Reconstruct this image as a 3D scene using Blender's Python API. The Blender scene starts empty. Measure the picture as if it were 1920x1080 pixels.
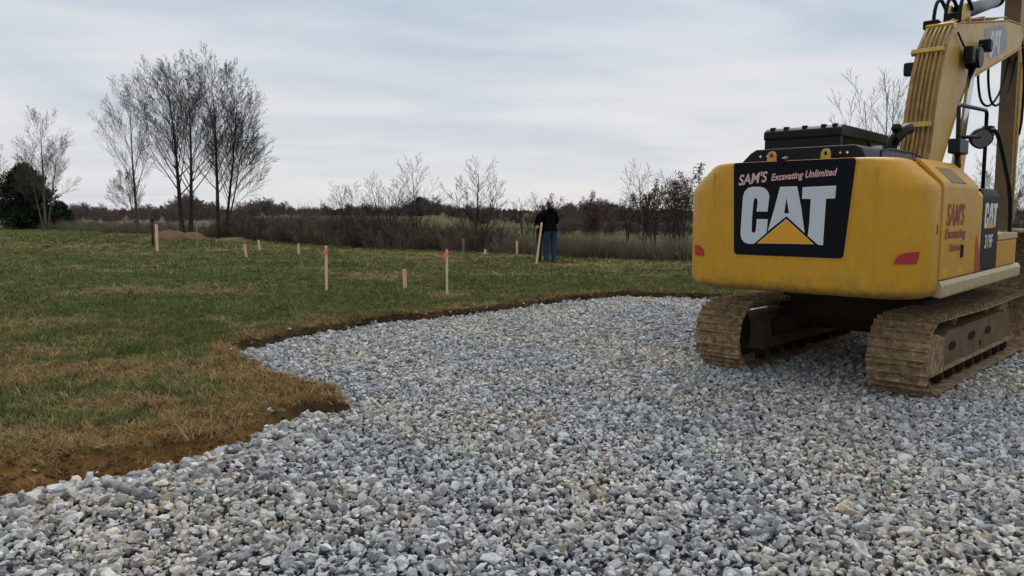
import bpy, bmesh, math, random
import numpy as np
from mathutils import Vector, Matrix, Euler
from mathutils.geometry import tessellate_polygon

S = bpy.context.scene
COL = S.collection
rad = math.radians

# ------------------------------------------------------------------ camera, world, sun, exposure
CAM_H = 1.87
cam_d = bpy.data.cameras.new('camera'); cam = bpy.data.objects.new('camera', cam_d); COL.objects.link(cam)
cam_d.sensor_width = 36; cam_d.lens = 36 * 1450 / 1920; cam_d.clip_end = 9000; cam_d.clip_start = 0.05
cam.location = (0, 0, CAM_H); cam.rotation_euler = (rad(90) - math.atan(145 / 1450), 0, 0)
S.camera = cam

SUN_EL, SUN_AZ = 50, 25          # azimuth clockwise from the view direction
w = bpy.data.worlds.new('World'); S.world = w; w.use_nodes = True
nt = w.node_tree; nt.nodes.clear()
def N(tree, t, **k):
    n = tree.nodes.new(t)
    for a, b in k.items(): setattr(n, a, b)
    return n
def L(tree, a, b): tree.links.new(a, b)
def math_n(tree, op, a, b=None, clamp=False):
    n = N(tree, 'ShaderNodeMath', operation=op, use_clamp=clamp)
    for i, v in enumerate((a, b)):
        if v is None: continue
        if isinstance(v, (int, float)): n.inputs[i].default_value = v
        else: L(tree, v, n.inputs[i])
    return n.outputs[0]
def mixc(tree, f, a, b, mode='MIX'):
    n = N(tree, 'ShaderNodeMix', data_type='RGBA', blend_type=mode)
    for i, v in ((0, f), (6, a), (7, b)):
        if isinstance(v, (int, float)): n.inputs[i].default_value = v
        elif isinstance(v, tuple): n.inputs[i].default_value = (*v, 1) if len(v) == 3 else v
        else: L(tree, v, n.inputs[i])
    return n.outputs[2]
def ramp(tree, f, stops, interp='LINEAR'):
    n = N(tree, 'ShaderNodeValToRGB'); n.color_ramp.interpolation = interp
    e = n.color_ramp.elements
    while len(e) < len(stops): e.new(0.5)
    for i, (p, c) in enumerate(stops):
        e[i].position = p
        e[i].color = (c, c, c, 1) if isinstance(c, (int, float)) else (*c, 1)
    L(tree, f, n.inputs[0]); return n.outputs[0]
sky = N(nt, 'ShaderNodeTexSky', sky_type='NISHITA'); sky.sun_disc = False
sky.sun_elevation = rad(SUN_EL); sky.sun_rotation = rad(SUN_AZ); sky.air_density = 1; sky.dust_density = 1.5
tc = N(nt, 'ShaderNodeTexCoord'); sp = N(nt, 'ShaderNodeSeparateXYZ'); L(nt, tc.outputs['Generated'], sp.inputs[0])
el = math_n(nt, 'MAXIMUM', sp.outputs[2], 0.0)
den = math_n(nt, 'ADD', el, 0.13)
cu = math_n(nt, 'DIVIDE', sp.outputs[0], den); cv = math_n(nt, 'DIVIDE', sp.outputs[1], den)
def cloud_noise(su, sv, rot, scale, detail, rough, off, dist=0.0):
    c = N(nt, 'ShaderNodeCombineXYZ')
    a = math_n(nt, 'ADD', math_n(nt, 'MULTIPLY', cu, su), math_n(nt, 'MULTIPLY', cv, rot * su))
    b = math_n(nt, 'ADD', math_n(nt, 'MULTIPLY', cv, sv), math_n(nt, 'MULTIPLY', cu, -rot * sv))
    L(nt, a, c.inputs[0]); L(nt, b, c.inputs[1]); c.inputs[2].default_value = off
    n = N(nt, 'ShaderNodeTexNoise'); n.inputs['Scale'].default_value = scale; n.inputs['Detail'].default_value = detail
    n.inputs['Roughness'].default_value = rough; n.inputs['Distortion'].default_value = dist
    L(nt, c.outputs[0], n.inputs['Vector']); return n.outputs['Fac']
n1 = cloud_noise(0.50, 0.85, 0.25, 0.75, 4, 0.42, 3.1, 0.8)
n2 = cloud_noise(0.65, 1.2, 0.25, 1.7, 5, 0.45, 11.7, 0.9)
tone = math_n(nt, 'ADD', math_n(nt, 'MULTIPLY', n1, 0.68), math_n(nt, 'MULTIPLY', n2, 0.32))
ccol = ramp(nt, tone, [(0.36, (4.9, 5.65, 6.75)), (0.45, (5.9, 6.6, 7.4)), (0.53, (6.95, 7.3, 7.85)), (0.63, (7.85, 7.9, 8.1))])
# towards the horizon the cloud sheet thins to a paler, warmer light
hz = ramp(nt, el, [(0.0, 1.0), (0.10, 0.62), (0.24, 0.0)])
ccol = mixc(nt, math_n(nt, 'MULTIPLY', hz, 0.62), ccol, (8.15, 7.9, 7.8))
cover = ramp(nt, n1, [(0.30, 0.80), (0.42, 0.97)])
skyc = mixc(nt, cover, sky.outputs[0], ccol)
bg = N(nt, 'ShaderNodeBackground'); bg.inputs['Strength'].default_value = 0.1
L(nt, skyc, bg.inputs[0]); wo = N(nt, 'ShaderNodeOutputWorld'); L(nt, bg.outputs[0], wo.inputs[0])

sun_d = bpy.data.lights.new('sun', 'SUN'); sun_d.energy = 1.5; sun_d.angle = rad(25); sun_d.color = (1, 0.96, 0.9)
sun = bpy.data.objects.new('sun', sun_d); COL.objects.link(sun)
sd_ = Vector((math.sin(rad(SUN_AZ)) * math.cos(rad(SUN_EL)), math.cos(rad(SUN_AZ)) * math.cos(rad(SUN_EL)), math.sin(rad(SUN_EL))))
sun.rotation_euler = sd_.to_track_quat('Z', 'Y').to_euler(); sun.location = (0, 0, 60)
S.view_settings.view_transform = 'Standard'; S.view_settings.look = 'None'
S.view_settings.exposure = 0.0; S.view_settings.gamma = 1.0; S.view_settings.use_curve_mapping = False
S.render.engine = 'CYCLES'; S.cycles.use_denoising = True
S.cycles.max_bounces = 6; S.cycles.transparent_max_bounces = 8

# ------------------------------------------------------------------ helpers
def tag(o, label=None, cat=None, group=None, kind=None):
    if label: o['label'] = label
    if cat: o['category'] = cat
    if group: o['group'] = group
    if kind: o['kind'] = kind
    return o
def empty(name, loc=(0, 0, 0), rz=0.0, label=None, cat=None, group=None):
    o = bpy.data.objects.new(name, None); COL.objects.link(o); o.location = loc; o.rotation_euler = (0, 0, rz)
    return tag(o, label, cat, group)
def link_mesh(name, me, mat=None, parent=None):
    o = bpy.data.objects.new(name, me); COL.objects.link(o)
    if mat is not None and not me.materials: me.materials.append(mat)
    if parent: o.parent = parent
    return o
def bm_obj(name, bm, mat, parent=None, smooth=False):
    me = bpy.data.meshes.new(name); bmesh.ops.recalc_face_normals(bm, faces=bm.faces); bm.to_mesh(me); bm.free()
    if smooth:
        me.polygons.foreach_set('use_smooth', [True] * len(me.polygons))
    return link_mesh(name, me, mat, parent)
def np_mesh(name, V, F):
    """V (n,3) floats, F (m,k) ints"""
    me = bpy.data.meshes.new(name); V = np.asarray(V, np.float32); F = np.asarray(F, np.int32)
    k = F.shape[1]
    me.vertices.add(len(V)); me.vertices.foreach_set('co', V.ravel())
    me.loops.add(F.size); me.loops.foreach_set('vertex_index', F.ravel())
    me.polygons.add(len(F)); me.polygons.foreach_set('loop_start', np.arange(0, F.size, k, dtype=np.int32))
    me.update(calc_edges=True); return me

def bm_box(bm, x0, x1, y0, y1, z0, z1, bev=0.0, seg=2):
    b2 = bmesh.new()
    bmesh.ops.create_cube(b2, size=1, matrix=Matrix.Translation(((x0 + x1) / 2, (y0 + y1) / 2, (z0 + z1) / 2)) @ Matrix.Diagonal((abs(x1 - x0), abs(y1 - y0), abs(z1 - z0), 1)))
    if bev: bmesh.ops.bevel(b2, geom=b2.edges[:] + b2.verts[:], offset=bev, segments=seg, affect='EDGES', profile=0.6)
    merge(bm, b2)
def merge(bm, b2):
    t = bpy.data.meshes.new('t'); b2.to_mesh(t); b2.free(); bm.from_mesh(t); bpy.data.meshes.remove(t)
def box(name, ext, mat, parent=None, bev=0.01, seg=2):
    bm = bmesh.new(); bm_box(bm, *ext, bev=bev, seg=seg); return bm_obj(name, bm, mat, parent)
def bm_prism(bm, prof, a0, a1, axis='x', bev=0.0, seg=2):
    """profile of 2-D points extruded along axis: x -> (a, p0, p1); y -> (p0, a, p1); z -> (p0, p1, a)"""
    b2 = bmesh.new()
    def P(p, a): return {'x': (a, p[0], p[1]), 'y': (p[0], a, p[1]), 'z': (p[0], p[1], a)}[axis]
    A = [b2.verts.new(P(p, a0)) for p in prof]; B = [b2.verts.new(P(p, a1)) for p in prof]
    b2.faces.new(A); b2.faces.new(B[::-1]); n = len(prof)
    for i in range(n): b2.faces.new((A[i], B[i], B[(i + 1) % n], A[(i + 1) % n]))
    bmesh.ops.recalc_face_normals(b2, faces=b2.faces)
    if bev: bmesh.ops.bevel(b2, geom=b2.edges[:] + b2.verts[:], offset=bev, segments=seg, affect='EDGES', profile=0.6)
    merge(bm, b2)
def prism(name, prof, a0, a1, mat, parent=None, axis='x', bev=0.008, seg=2):
    bm = bmesh.new(); bm_prism(bm, prof, a0, a1, axis, bev, seg); return bm_obj(name, bm, mat, parent)
def bm_tube(bm, pts, r, sides=10, cap=True, smooth_path=0):
    pts = [Vector(p) for p in pts]
    for _ in range(smooth_path):
        q = [pts[0]]
        for a, b in zip(pts, pts[1:]): q += [a.lerp(b, .25), a.lerp(b, .75)]
        pts = q + [pts[-1]]
    rs = r if isinstance(r, (list, tuple)) else [r] * len(pts)
    rings = []; prev = None
    for i, p in enumerate(pts):
        d = (pts[min(i + 1, len(pts) - 1)] - pts[max(i - 1, 0)]).normalized()
        if prev is None:
            x = d.orthogonal().normalized()
        else:
            x = (prev - d * prev.dot(d)).normalized()
        prev = x; y = d.cross(x)
        rings.append([bm.verts.new(p + (x * math.cos(t) + y * math.sin(t)) * rs[i]) for t in [2 * math.pi * k / sides for k in range(sides)]])
    for a, b in zip(rings, rings[1:]):
        for k in range(sides):
            f = bm.faces.new((a[k], a[(k + 1) % sides], b[(k + 1) % sides], b[k])); f.smooth = True
    if cap:
        bm.faces.new(rings[0][::-1]); bm.faces.new(rings[-1])
def tube(name, pts, r, mat, parent=None, sides=10, smooth_path=0):
    bm = bmesh.new(); bm_tube(bm, pts, r, sides, True, smooth_path); return bm_obj(name, bm, mat, parent)
def poly_mesh(bm, loops, place, thick):
    """flat shape (with holes) in 2-D raised by thick; place(p, h) -> 3-D"""
    flat = [p for lp in loops for p in lp]
    tris = tessellate_polygon([[Vector((p[0], p[1], 0)) for p in lp] for lp in loops])
    A = [bm.verts.new(place(p, thick)) for p in flat]
    for t in tris:
        try: bm.faces.new([A[i] for i in t])
        except ValueError: pass
    B = [bm.verts.new(place(p, 0)) for p in flat]; k = 0
    for lp in loops:
        n = len(lp)
        for i in range(n):
            a, b = k + i, k + (i + 1) % n
            try: bm.faces.new((A[a], A[b], B[b], B[a]))
            except ValueError: pass
        k += n
def decal(name, loops, place, thick, mat, parent):
    bm = bmesh.new(); poly_mesh(bm, loops, place, thick); return bm_obj(name, bm, mat, parent)
def text_loops_obj(name, body, size, place, mat, parent, shear=0.0, bold=0.0, ang=0.0, org=(0, 0), sx=1.0):
    """built-in lettering as a thin mesh"""
    cu_ = bpy.data.curves.new('t', 'FONT'); cu_.body = body; cu_.size = size; cu_.shear = shear; cu_.offset = bold
    cu_.extrude = 0.0; cu_.resolution_u = 4
    to = bpy.data.objects.new('t', cu_); COL.objects.link(to)
    dg = bpy.context.evaluated_depsgraph_get(); me = bpy.data.meshes.new_from_object(to.evaluated_get(dg))
    bpy.data.objects.remove(to); bpy.data.curves.remove(cu_)
    ca, sa = math.cos(ang), math.sin(ang)
    for v in me.vertices:
        x, y = v.co.x * sx, v.co.y
        v.co = place((org[0] + x * ca - y * sa, org[1] + x * sa + y * ca), 0.004)
    me.name = name; me.materials.clear(); me.update()
    return link_mesh(name, me, mat, parent)

# ------------------------------------------------------------------ materials
def new_mat(name):
    m = bpy.data.materials.new(name); m.use_nodes = True; t = m.node_tree
    return m, t, t.nodes['Principled BSDF']
def noise(t, scale, detail=4, rough=0.55, coord=None, dist=0.0):
    n = N(t, 'ShaderNodeTexNoise'); n.inputs['Scale'].default_value = scale; n.inputs['Detail'].default_value = detail
    n.inputs['Roughness'].default_value = rough; n.inputs['Distortion'].default_value = dist
    if coord is not None: L(t, coord, n.inputs['Vector'])
    return n.outputs['Fac']
def bump(t, b, h, strength, dist):
    n = N(t, 'ShaderNodeBump'); n.inputs['Strength'].default_value = strength; n.inputs['Distance'].default_value = dist
    L(t, h, n.inputs['Height']); L(t, n.outputs[0], b.inputs['Normal'])
def pos(t): return N(t, 'ShaderNodeNewGeometry').outputs['Position']
def plain(name, col, rough=0.6, metal=0.0, var=0.12, scale=18, bmp=0.0, bscale=60, spec=0.5):
    m, t, b = new_mat(name); p = pos(t)
    f = noise(t, scale, 5, 0.6, p)
    c = mixc(t, f, tuple(v * (1 - var) for v in col), tuple(min(1, v * (1 + var)) for v in col))
    L(t, c, b.inputs['Base Color']); b.inputs['Roughness'].default_value = rough; b.inputs['Metallic'].default_value = metal; b.inputs['Specular IOR Level'].default_value = spec
    if bmp: bump(t, b, noise(t, bscale, 4, 0.6, p), bmp, 0.01)
    return m
def paint(name, col, dirt=(0.12, 0.075, 0.035), zlow=1.06, zhigh=1.24, amount=0.7, rough=0.38, scuff=0.5):
    """weathered machine enamel: dust film, scuffs, mud splashed on the lower edge"""
    m, t, b = new_mat(name); p = pos(t)
    sx = N(t, 'ShaderNodeSeparateXYZ'); L(t, p, sx.inputs[0])
    low = N(t, 'ShaderNodeMapRange'); low.inputs[1].default_value = zhigh; low.inputs[2].default_value = zlow; L(t, sx.outputs[2], low.inputs[0])
    mp = N(t, 'ShaderNodeMapping'); mp.inputs['Scale'].default_value = (5, 5, 1.1); L(t, p, mp.inputs[0])
    streak = noise(t, 3.5, 6, 0.62, mp.outputs[0])
    blot = noise(t, 7, 8, 0.65, p)
    fine = noise(t, 45, 6, 0.7, p)
    c = mixc(t, ramp(t, streak, [(0.3, 0.0), (0.75, 1.0)]), tuple(v * 0.90 for v in col), tuple(min(1, v * 1.08) for v in col))
    dust = ramp(t, blot, [(0.42, 0.0), (0.8, 0.36)])
    c = mixc(t, dust, c, (0.36, 0.24, 0.07))
    sc = math_n(t, 'MULTIPLY', ramp(t, fine, [(0.64, 0.0), (0.72, 1.0)]), ramp(t, blot, [(0.5, 0.0), (0.62, scuff)]))
    c = mixc(t, sc, c, (0.16, 0.10, 0.05))
    md = math_n(t, 'MULTIPLY', low.outputs[0], ramp(t, math_n(t, 'ADD', math_n(t, 'MULTIPLY', blot, 0.6), math_n(t, 'MULTIPLY', fine, 0.4)), [(0.42, 0.0), (0.62, 1.0)]))
    md = math_n(t, 'MULTIPLY', md, amount)
    c = mixc(t, md, c, dirt)
    # long thin scrapes and chips down to dark metal
    mq = N(t, 'ShaderNodeMapping'); mq.inputs['Scale'].default_value = (1.2, 1.2, 30); mq.inputs['Rotation'].default_value = (0.25, 0.12, 0); L(t, p, mq.inputs[0])
    scr = math_n(t, 'MULTIPLY', ramp(t, noise(t, 2.2, 6, 0.7, mq.outputs[0]), [(0.66, 0.0), (0.71, 1.0)]), ramp(t, noise(t, 2.0, 3, 0.5, p), [(0.52, 0.0), (0.66, 0.55)]))
    c = mixc(t, scr, c, (0.10, 0.062, 0.03))
    rim_ = N(t, 'ShaderNodeMapRange'); rim_.inputs[1].default_value = zlow + .06; rim_.inputs[2].default_value = zlow - .015; L(t, sx.outputs[2], rim_.inputs[0])
    c = mixc(t, math_n(t, 'MULTIPLY', math_n(t, 'MULTIPLY', rim_.outputs[0], ramp(t, streak, [(0.35, 0.35), (0.6, 1.0)])), amount), c, (0.085, 0.066, 0.046))
    L(t, c, b.inputs['Base Color'])
    r = math_n(t, 'ADD', math_n(t, 'MULTIPLY', blot, 0.3), rough - 0.12)
    L(t, math_n(t, 'ADD', r, math_n(t, 'MULTIPLY', md, 0.35)), b.inputs['Roughness'])
    b.inputs['Specular IOR Level'].default_value = 0.3
    bump(t, b, math_n(t, 'ADD', math_n(t, 'MULTIPLY', noise(t, 9, 2, 0.5, p), 0.8), math_n(t, 'MULTIPLY', md, 0.5)), 0.25, 0.006)
    return m
M = {}
M['yellow'] = paint('yellow_enamel', (0.60, 0.305, 0.016), scuff=.8)
M['boom'] = paint('boom_enamel', (0.58, 0.36, 0.085), zlow=0.5, zhigh=3.4, amount=0.45, scuff=0.9)
M['stick'] = paint('stick_enamel', (0.42, 0.27, 0.085), zlow=1.0, zhigh=6.0, amount=0.9, scuff=1.0, rough=0.5)
M['stick_shade'] = plain('shaded_stick_brown', (0.13, 0.085, 0.045), 0.7, var=.5, scale=2.5, spec=.25, bmp=.3, bscale=6)  # shade on the stick's rear face, put into a dark brown colour
M['pipe'] = paint('line_enamel', (0.42, 0.26, 0.075), zlow=2, zhigh=6, amount=.9, scuff=1.0)
M['cream'] = paint('dusty_sill', (0.50, 0.40, 0.22), zlow=1.0, zhigh=1.2, amount=0.3)
M['black'] = plain('black_paint', (0.005, 0.0055, 0.008), 0.42, var=0.3, scale=9, spec=0.22)
M['panelblack'] = plain('panel_black', (0.0035, 0.004, 0.007), 0.5, var=0.3, scale=7, spec=0.14)
M['rubber'] = plain('black_rubber', (0.006, 0.006, 0.006), 0.7, bmp=0.2, spec=.2)
M['dark'] = plain('dark_steel', (0.022, 0.018, 0.014), 0.85, var=0.4, bmp=0.3, spec=.1)
M['chrome'] = plain('chrome_rod', (0.62, 0.63, 0.65), 0.18, 1.0, var=0.04)
M['cyl'] = plain('cylinder_grey', (0.16, 0.18, 0.205), 0.42, 0.1, var=0.15)
M['grey'] = plain('decal_grey', (0.27, 0.28, 0.31), 0.5)
M['letter'] = plain('letter_silver', (0.56, 0.60, 0.65), 0.45, var=0.06, scale=30)
M['white'] = plain('decal_white', (0.68, 0.68, 0.66), 0.5, var=0.08)
M['tri'] = plain('triangle_yellow', (0.72, 0.33, 0.012), 0.4, var=0.05)
M['red'] = plain('reflector_red', (0.40, 0.018, 0.022), 0.35, var=0.15)
M['redtext'] = plain('red_lettering', (0.30, 0.045, 0.02), 0.55, var=0.3, scale=60)
M['pinktext'] = plain('pink_lettering', (0.66, 0.42, 0.42), 0.55, var=0.25, scale=60)
M['grille'] = plain('vent_screen', (0.20, 0.13, 0.045), 0.7, var=0.3, scale=120)
M['wood'] = plain('lath_wood', (0.82, 0.60, 0.36), 0.75, var=0.18, scale=14)
M['weathered'] = plain('weathered_wood', (0.28, 0.25, 0.20), 0.85, var=0.2)
M['pink'] = plain('pink_ribbon', (0.92, 0.24, 0.25), 0.6, var=0.1)
M['pinkpaint'] = plain('salmon_paint', (0.88, 0.42, 0.32), 0.7, var=.15)
M['orangewood'] = plain('stained_lath', (0.82, 0.50, 0.32), 0.75, var=0.18, scale=14)
M['post'] = plain('old_post', (0.035, 0.025, 0.02), 0.9, var=0.3, bmp=0.4)
M['jacket'] = plain('black_jacket', (0.006, 0.006, 0.007), 0.9, var=0.3, bmp=0.5, bscale=14, spec=0.05)
M['jeans'] = plain('blue_jeans', (0.017, 0.036, 0.10), 0.85, var=0.35, scale=10, bmp=0.5, bscale=18)
M['jeans2'] = plain('dark_jeans', (0.012, 0.022, 0.055), 0.85, var=0.35, scale=10, bmp=0.5, bscale=18)
M['skin'] = plain('skin', (0.45, 0.24, 0.16), 0.55, var=0.08)
M['hair'] = plain('dark_hair', (0.012, 0.009, 0.008), 0.6, var=0.2)
M['boot'] = plain('boot_leather', (0.16, 0.12, 0.08), 0.8, var=0.2)

m, t, b = new_mat('cab_glass'); M['glass'] = m
b.inputs['Base Color'].default_value = (0.55, 0.66, 0.62, 1); b.inputs['Roughness'].default_value = 0.03
b.inputs['Transmission Weight'].default_value = 1.0; b.inputs['IOR'].default_value = 1.1
m, t, b = new_mat('mirror_glass'); M['mirror'] = m
b.inputs['Base Color'].default_value = (0.6, 0.6, 0.62, 1); b.inputs['Metallic'].default_value = 1; b.inputs['Roughness'].default_value = 0.06

# mud-caked track steel
m, t, b = new_mat('muddy_steel'); M['mud'] = m; p = pos(t)
f1 = noise(t, 14, 8, 0.68, p); f2 = noise(t, 70, 5, 0.7, p)
c = ramp(t, f1, [(0.30, (0.085, 0.055, 0.028)), (0.5, (0.30, 0.205, 0.105)), (0.70, (0.58, 0.43, 0.25))])
c = mixc(t, ramp(t, f2, [(0.56, 0.0), (0.68, 0.75)]), c, (0.03, 0.021, 0.013))
L(t, c, b.inputs['Base Color']); b.inputs['Roughness'].default_value = 0.9
bump(t, b, math_n(t, 'ADD', f1, math_n(t, 'MULTIPLY', f2, 0.5)), 0.9, 0.03)

M['framemud'] = plain('frame_mud', (0.15, 0.108, 0.066), 0.9, var=.75, scale=5, bmp=.8, bscale=16, spec=.1)
M['darkmud'] = plain('dark_mud', (0.045, 0.031, 0.019), 0.9, var=.6, scale=6, bmp=.7, bscale=20, spec=.1)  # darker brown tone for carbody, legs, idlers and bottom rollers
# soil, lawn and fields: colour of the ground itself, stored per vertex
m, t, b = new_mat('earth_and_turf'); M['earth'] = m; p = pos(t)
at = N(t, 'ShaderNodeAttribute', attribute_name='albedo')
f1 = noise(t, 9, 8, 0.7, p); f2 = noise(t, 60, 5, 0.7, p); f3 = noise(t, 0.9, 4, 0.6, p)
k = math_n(t, 'ADD', math_n(t, 'MULTIPLY', f1, 0.9), math_n(t, 'MULTIPLY', f2, 0.7))
k = math_n(t, 'ADD', math_n(t, 'MULTIPLY', math_n(t, 'ADD', k, math_n(t, 'MULTIPLY', f3, 0.5)), 0.9), 0.06)
vc = N(t, 'ShaderNodeVectorMath', operation='SCALE'); L(t, at.outputs['Color'], vc.inputs[0]); L(t, k, vc.inputs['Scale'])
L(t, vc.outputs[0], b.inputs['Base Color']); b.inputs['Roughness'].default_value = 0.95; b.inputs['Specular IOR Level'].default_value = 0.05
bump(t, b, math_n(t, 'ADD', f1, f2), 0.8, 0.03)

# crushed stone: every stone takes its own tone
m, t, b = new_mat('crushed_limestone'); M['stone'] = m
oi = N(t, 'ShaderNodeObjectInfo'); p = pos(t)
patch = noise(t, 0.55, 3, 0.5, oi.outputs['Location']); patch2 = noise(t, 2.3, 3, 0.5, oi.outputs['Location'])
base = ramp(t, oi.outputs['Random'], [(0.0, (0.20, 0.20, 0.202)), (0.2, (0.34, 0.338, 0.335)), (0.5, (0.49, 0.485, 0.475)), (0.8, (0.62, 0.612, 0.595)), (0.96, (0.72, 0.71, 0.69)), (1.0, (0.80, 0.80, 0.78))])
rn = N(t, 'ShaderNodeTexWhiteNoise', noise_dimensions='1D'); L(t, math_n(t, 'MULTIPLY', oi.outputs['Random'], 917.3), rn.inputs['W'])
tanf = math_n(t, 'MULTIPLY', ramp(t, patch, [(0.42, 0.10), (0.62, 0.8)]), ramp(t, rn.outputs['Value'], [(0.3, 0.0), (0.9, 0.9)]))
blue = math_n(t, 'MULTIPLY', ramp(t, patch, [(0.40, 1.0), (0.56, 0.15)]), 0.75)
c = mixc(t, blue, base, (0.88, 0.93, 0.98), 'MULTIPLY')
c = mixc(t, tanf, c, (1.25, 1.06, 0.76), 'MULTIPLY')
rust = math_n(t, 'MULTIPLY', ramp(t, rn.outputs['Value'], [(0.955, 0.0), (0.975, 0.6)]), ramp(t, patch2, [(0.4, 0.2), (0.55, 1.0)]))
c = mixc(t, rust, c, (0.36, 0.22, 0.085))
g1 = noise(t, 55, 6, 0.65, p); g2 = noise(t, 300, 3, 0.6, p)
c = mixc(t, ramp(t, g1, [(0.35, 0.0), (0.7, 1.0)]), mixc(t, 1.0, c, (0.74, 0.75, 0.77), 'MULTIPLY'), mixc(t, 1.0, c, (1.18, 1.17, 1.15), 'MULTIPLY'))
L(t, c, b.inputs['Base Color']); b.inputs['Roughness'].default_value = 0.82; b.inputs['Specular IOR Level'].default_value = 0.25
bump(t, b, math_n(t, 'ADD', g1, math_n(t, 'MULTIPLY', g2, 0.4)), 0.5, 0.008)
M['grit'] = plain('shaded_grit', (0.05, 0.047, 0.044), 0.95, var=0.4, scale=40, bmp=0.6)  # bed under the stones, its colour darkened to paint shadow into the gaps

def blade_mat(name, lo, hi):
    m, t, b = new_mat(name); oi = N(t, 'ShaderNodeObjectInfo')
    f = noise(t, 0.8, 3, 0.5, oi.outputs['Location'])
    k = math_n(t, 'ADD', math_n(t, 'MULTIPLY', oi.outputs['Random'], 0.65), math_n(t, 'MULTIPLY', f, 0.35))
    L(t, ramp(t, k, [(0.05, lo), (0.9, hi)]), b.inputs['Base Color']); b.inputs['Roughness'].default_value = 0.7
    b.inputs['Specular IOR Level'].default_value = 0.08
    return m
M['grass'] = blade_mat('green_blades', (0.060, 0.084, 0.024), (0.245, 0.258, 0.092))
M['straw'] = blade_mat('dry_blades', (0.22, 0.16, 0.066), (0.50, 0.39, 0.20))
M['deadgrass'] = blade_mat('brown_blades', (0.15, 0.088, 0.032), (0.40, 0.25, 0.105))
def bark(name, lo, hi):
    m, t, b = new_mat(name); p = pos(t); f = noise(t, 3.0, 6, 0.6, p)
    L(t, ramp(t, f, [(0.3, lo), (0.7, hi)]), b.inputs['Base Color']); b.inputs['Roughness'].default_value = 0.9
    b.inputs['Specular IOR Level'].default_value = 0.1
    return m
M['bark'] = bark('grey_bark', (0.026, 0.022, 0.020), (0.066, 0.055, 0.049))
M['palebark'] = bark('pale_bark', (0.075, 0.065, 0.057), (0.15, 0.13, 0.112))
M['twig'] = bark('brown_twigs', (0.028, 0.022, 0.020), (0.066, 0.050, 0.044))
M['brush'] = bark('red_brown_brush', (0.080, 0.058, 0.046), (0.195, 0.142, 0.112))
M['weed'] = bark('grey_weeds', (0.13, 0.11, 0.078), (0.27, 0.23, 0.16))
M['leaf'] = bark('withered_leaves', (0.085, 0.050, 0.034), (0.20, 0.115, 0.070))
M['needle'] = bark('dark_needles', (0.018, 0.028, 0.018), (0.045, 0.062, 0.036))
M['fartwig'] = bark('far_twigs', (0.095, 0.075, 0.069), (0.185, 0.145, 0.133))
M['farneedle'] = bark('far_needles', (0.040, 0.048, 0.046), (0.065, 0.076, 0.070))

# ------------------------------------------------------------------ scatter by geometry nodes (uncountable things)
def scatter(name, P, rot, scl, pick, variants, parent=None, mat=None):
    """variants: list of meshes kept in a collection that is not linked to the scene"""
    coll = bpy.data.collections.new(name + '_shapes')
    for i, me in enumerate(variants):
        o = bpy.data.objects.new('%s_shape_%02d' % (name, i), me); coll.objects.link(o)
    me = bpy.data.meshes.new(name); n = len(P)
    me.vertices.add(n); me.vertices.foreach_set('co', np.asarray(P, np.float32).ravel())
    for nm, ty, arr, key in (('rot', 'FLOAT_VECTOR', rot, 'vector'), ('scl', 'FLOAT_VECTOR', scl, 'vector'), ('pick', 'INT', pick, 'value')):
        a = me.attributes.new(nm, ty, 'POINT'); a.data.foreach_set(key, np.asarray(arr, np.int32 if ty == 'INT' else np.float32).ravel())
    o = link_mesh(name, me, mat, parent)
    g = bpy.data.node_groups.new(name, 'GeometryNodeTree')
    g.interface.new_socket('Geometry', in_out='INPUT', socket_type='NodeSocketGeometry')
    g.interface.new_socket('Geometry', in_out='OUTPUT', socket_type='NodeSocketGeometry')
    gi = g.nodes.new('NodeGroupInput'); go = g.nodes.new('NodeGroupOutput')
    ip = g.nodes.new('GeometryNodeInstanceOnPoints'); ci = g.nodes.new('GeometryNodeCollectionInfo')
    ci.inputs['Collection'].default_value = coll; ci.inputs['Separate Children'].default_value = True; ci.inputs['Reset Children'].default_value = True
    def na(nm, ty):
        x = g.nodes.new('GeometryNodeInputNamedAttribute'); x.data_type = ty; x.inputs['Name'].default_value = nm
        return [s for s in x.outputs if s.enabled and s.name == 'Attribute'][0]
    e = g.nodes.new('FunctionNodeEulerToRotation'); g.links.new(na('rot', 'FLOAT_VECTOR'), e.inputs[0])
    g.links.new(gi.outputs[0], ip.inputs['Points']); g.links.new(ci.outputs[0], ip.inputs['Instance'])
    ip.inputs['Pick Instance'].default_value = True
    g.links.new(na('pick', 'INT'), ip.inputs['Instance Index']); g.links.new(e.outputs[0], ip.inputs['Rotation'])
    g.links.new(na('scl', 'FLOAT_VECTOR'), ip.inputs['Scale']); g.links.new(ip.outputs[0], go.inputs[0])
    md = o.modifiers.new('scatter', 'NODES'); md.node_group = g
    return o

# ------------------------------------------------------------------ terrain
def vnoise(x, y, seed=0):
    xi = np.floor(x).astype(np.int64); yi = np.floor(y).astype(np.int64); fx = x - xi; fy = y - yi
    def h(a, b):
        n = (a * 374761393 + b * 668265263 + seed * 974634781) & 0x7fffffff
        n = ((n ^ (n >> 13)) * 1274126177) & 0x7fffffff
        return ((n ^ (n >> 16)) & 0xffff) / 65535.0
    sx = fx * fx * (3 - 2 * fx); sy = fy * fy * (3 - 2 * fy)
    return (h(xi, yi) * (1 - sx) + h(xi + 1, yi) * sx) * (1 - sy) + (h(xi, yi + 1) * (1 - sx) + h(xi + 1, yi + 1) * sx) * sy
def fbm(x, y, seed=0, oct=4):
    s = 0; a = 0.5; tot = 0
    for i in range(oct):
        s = s + a * vnoise(x, y, seed + i); tot += a; a *= 0.5; x = x * 2.03 + 7.1; y = y * 2.03 + 3.7
    return s / tot
def sstep(a, b, x):
    t_ = np.clip((x - a) / (b - a), 0, 1); return t_ * t_ * (3 - 2 * t_)
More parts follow.
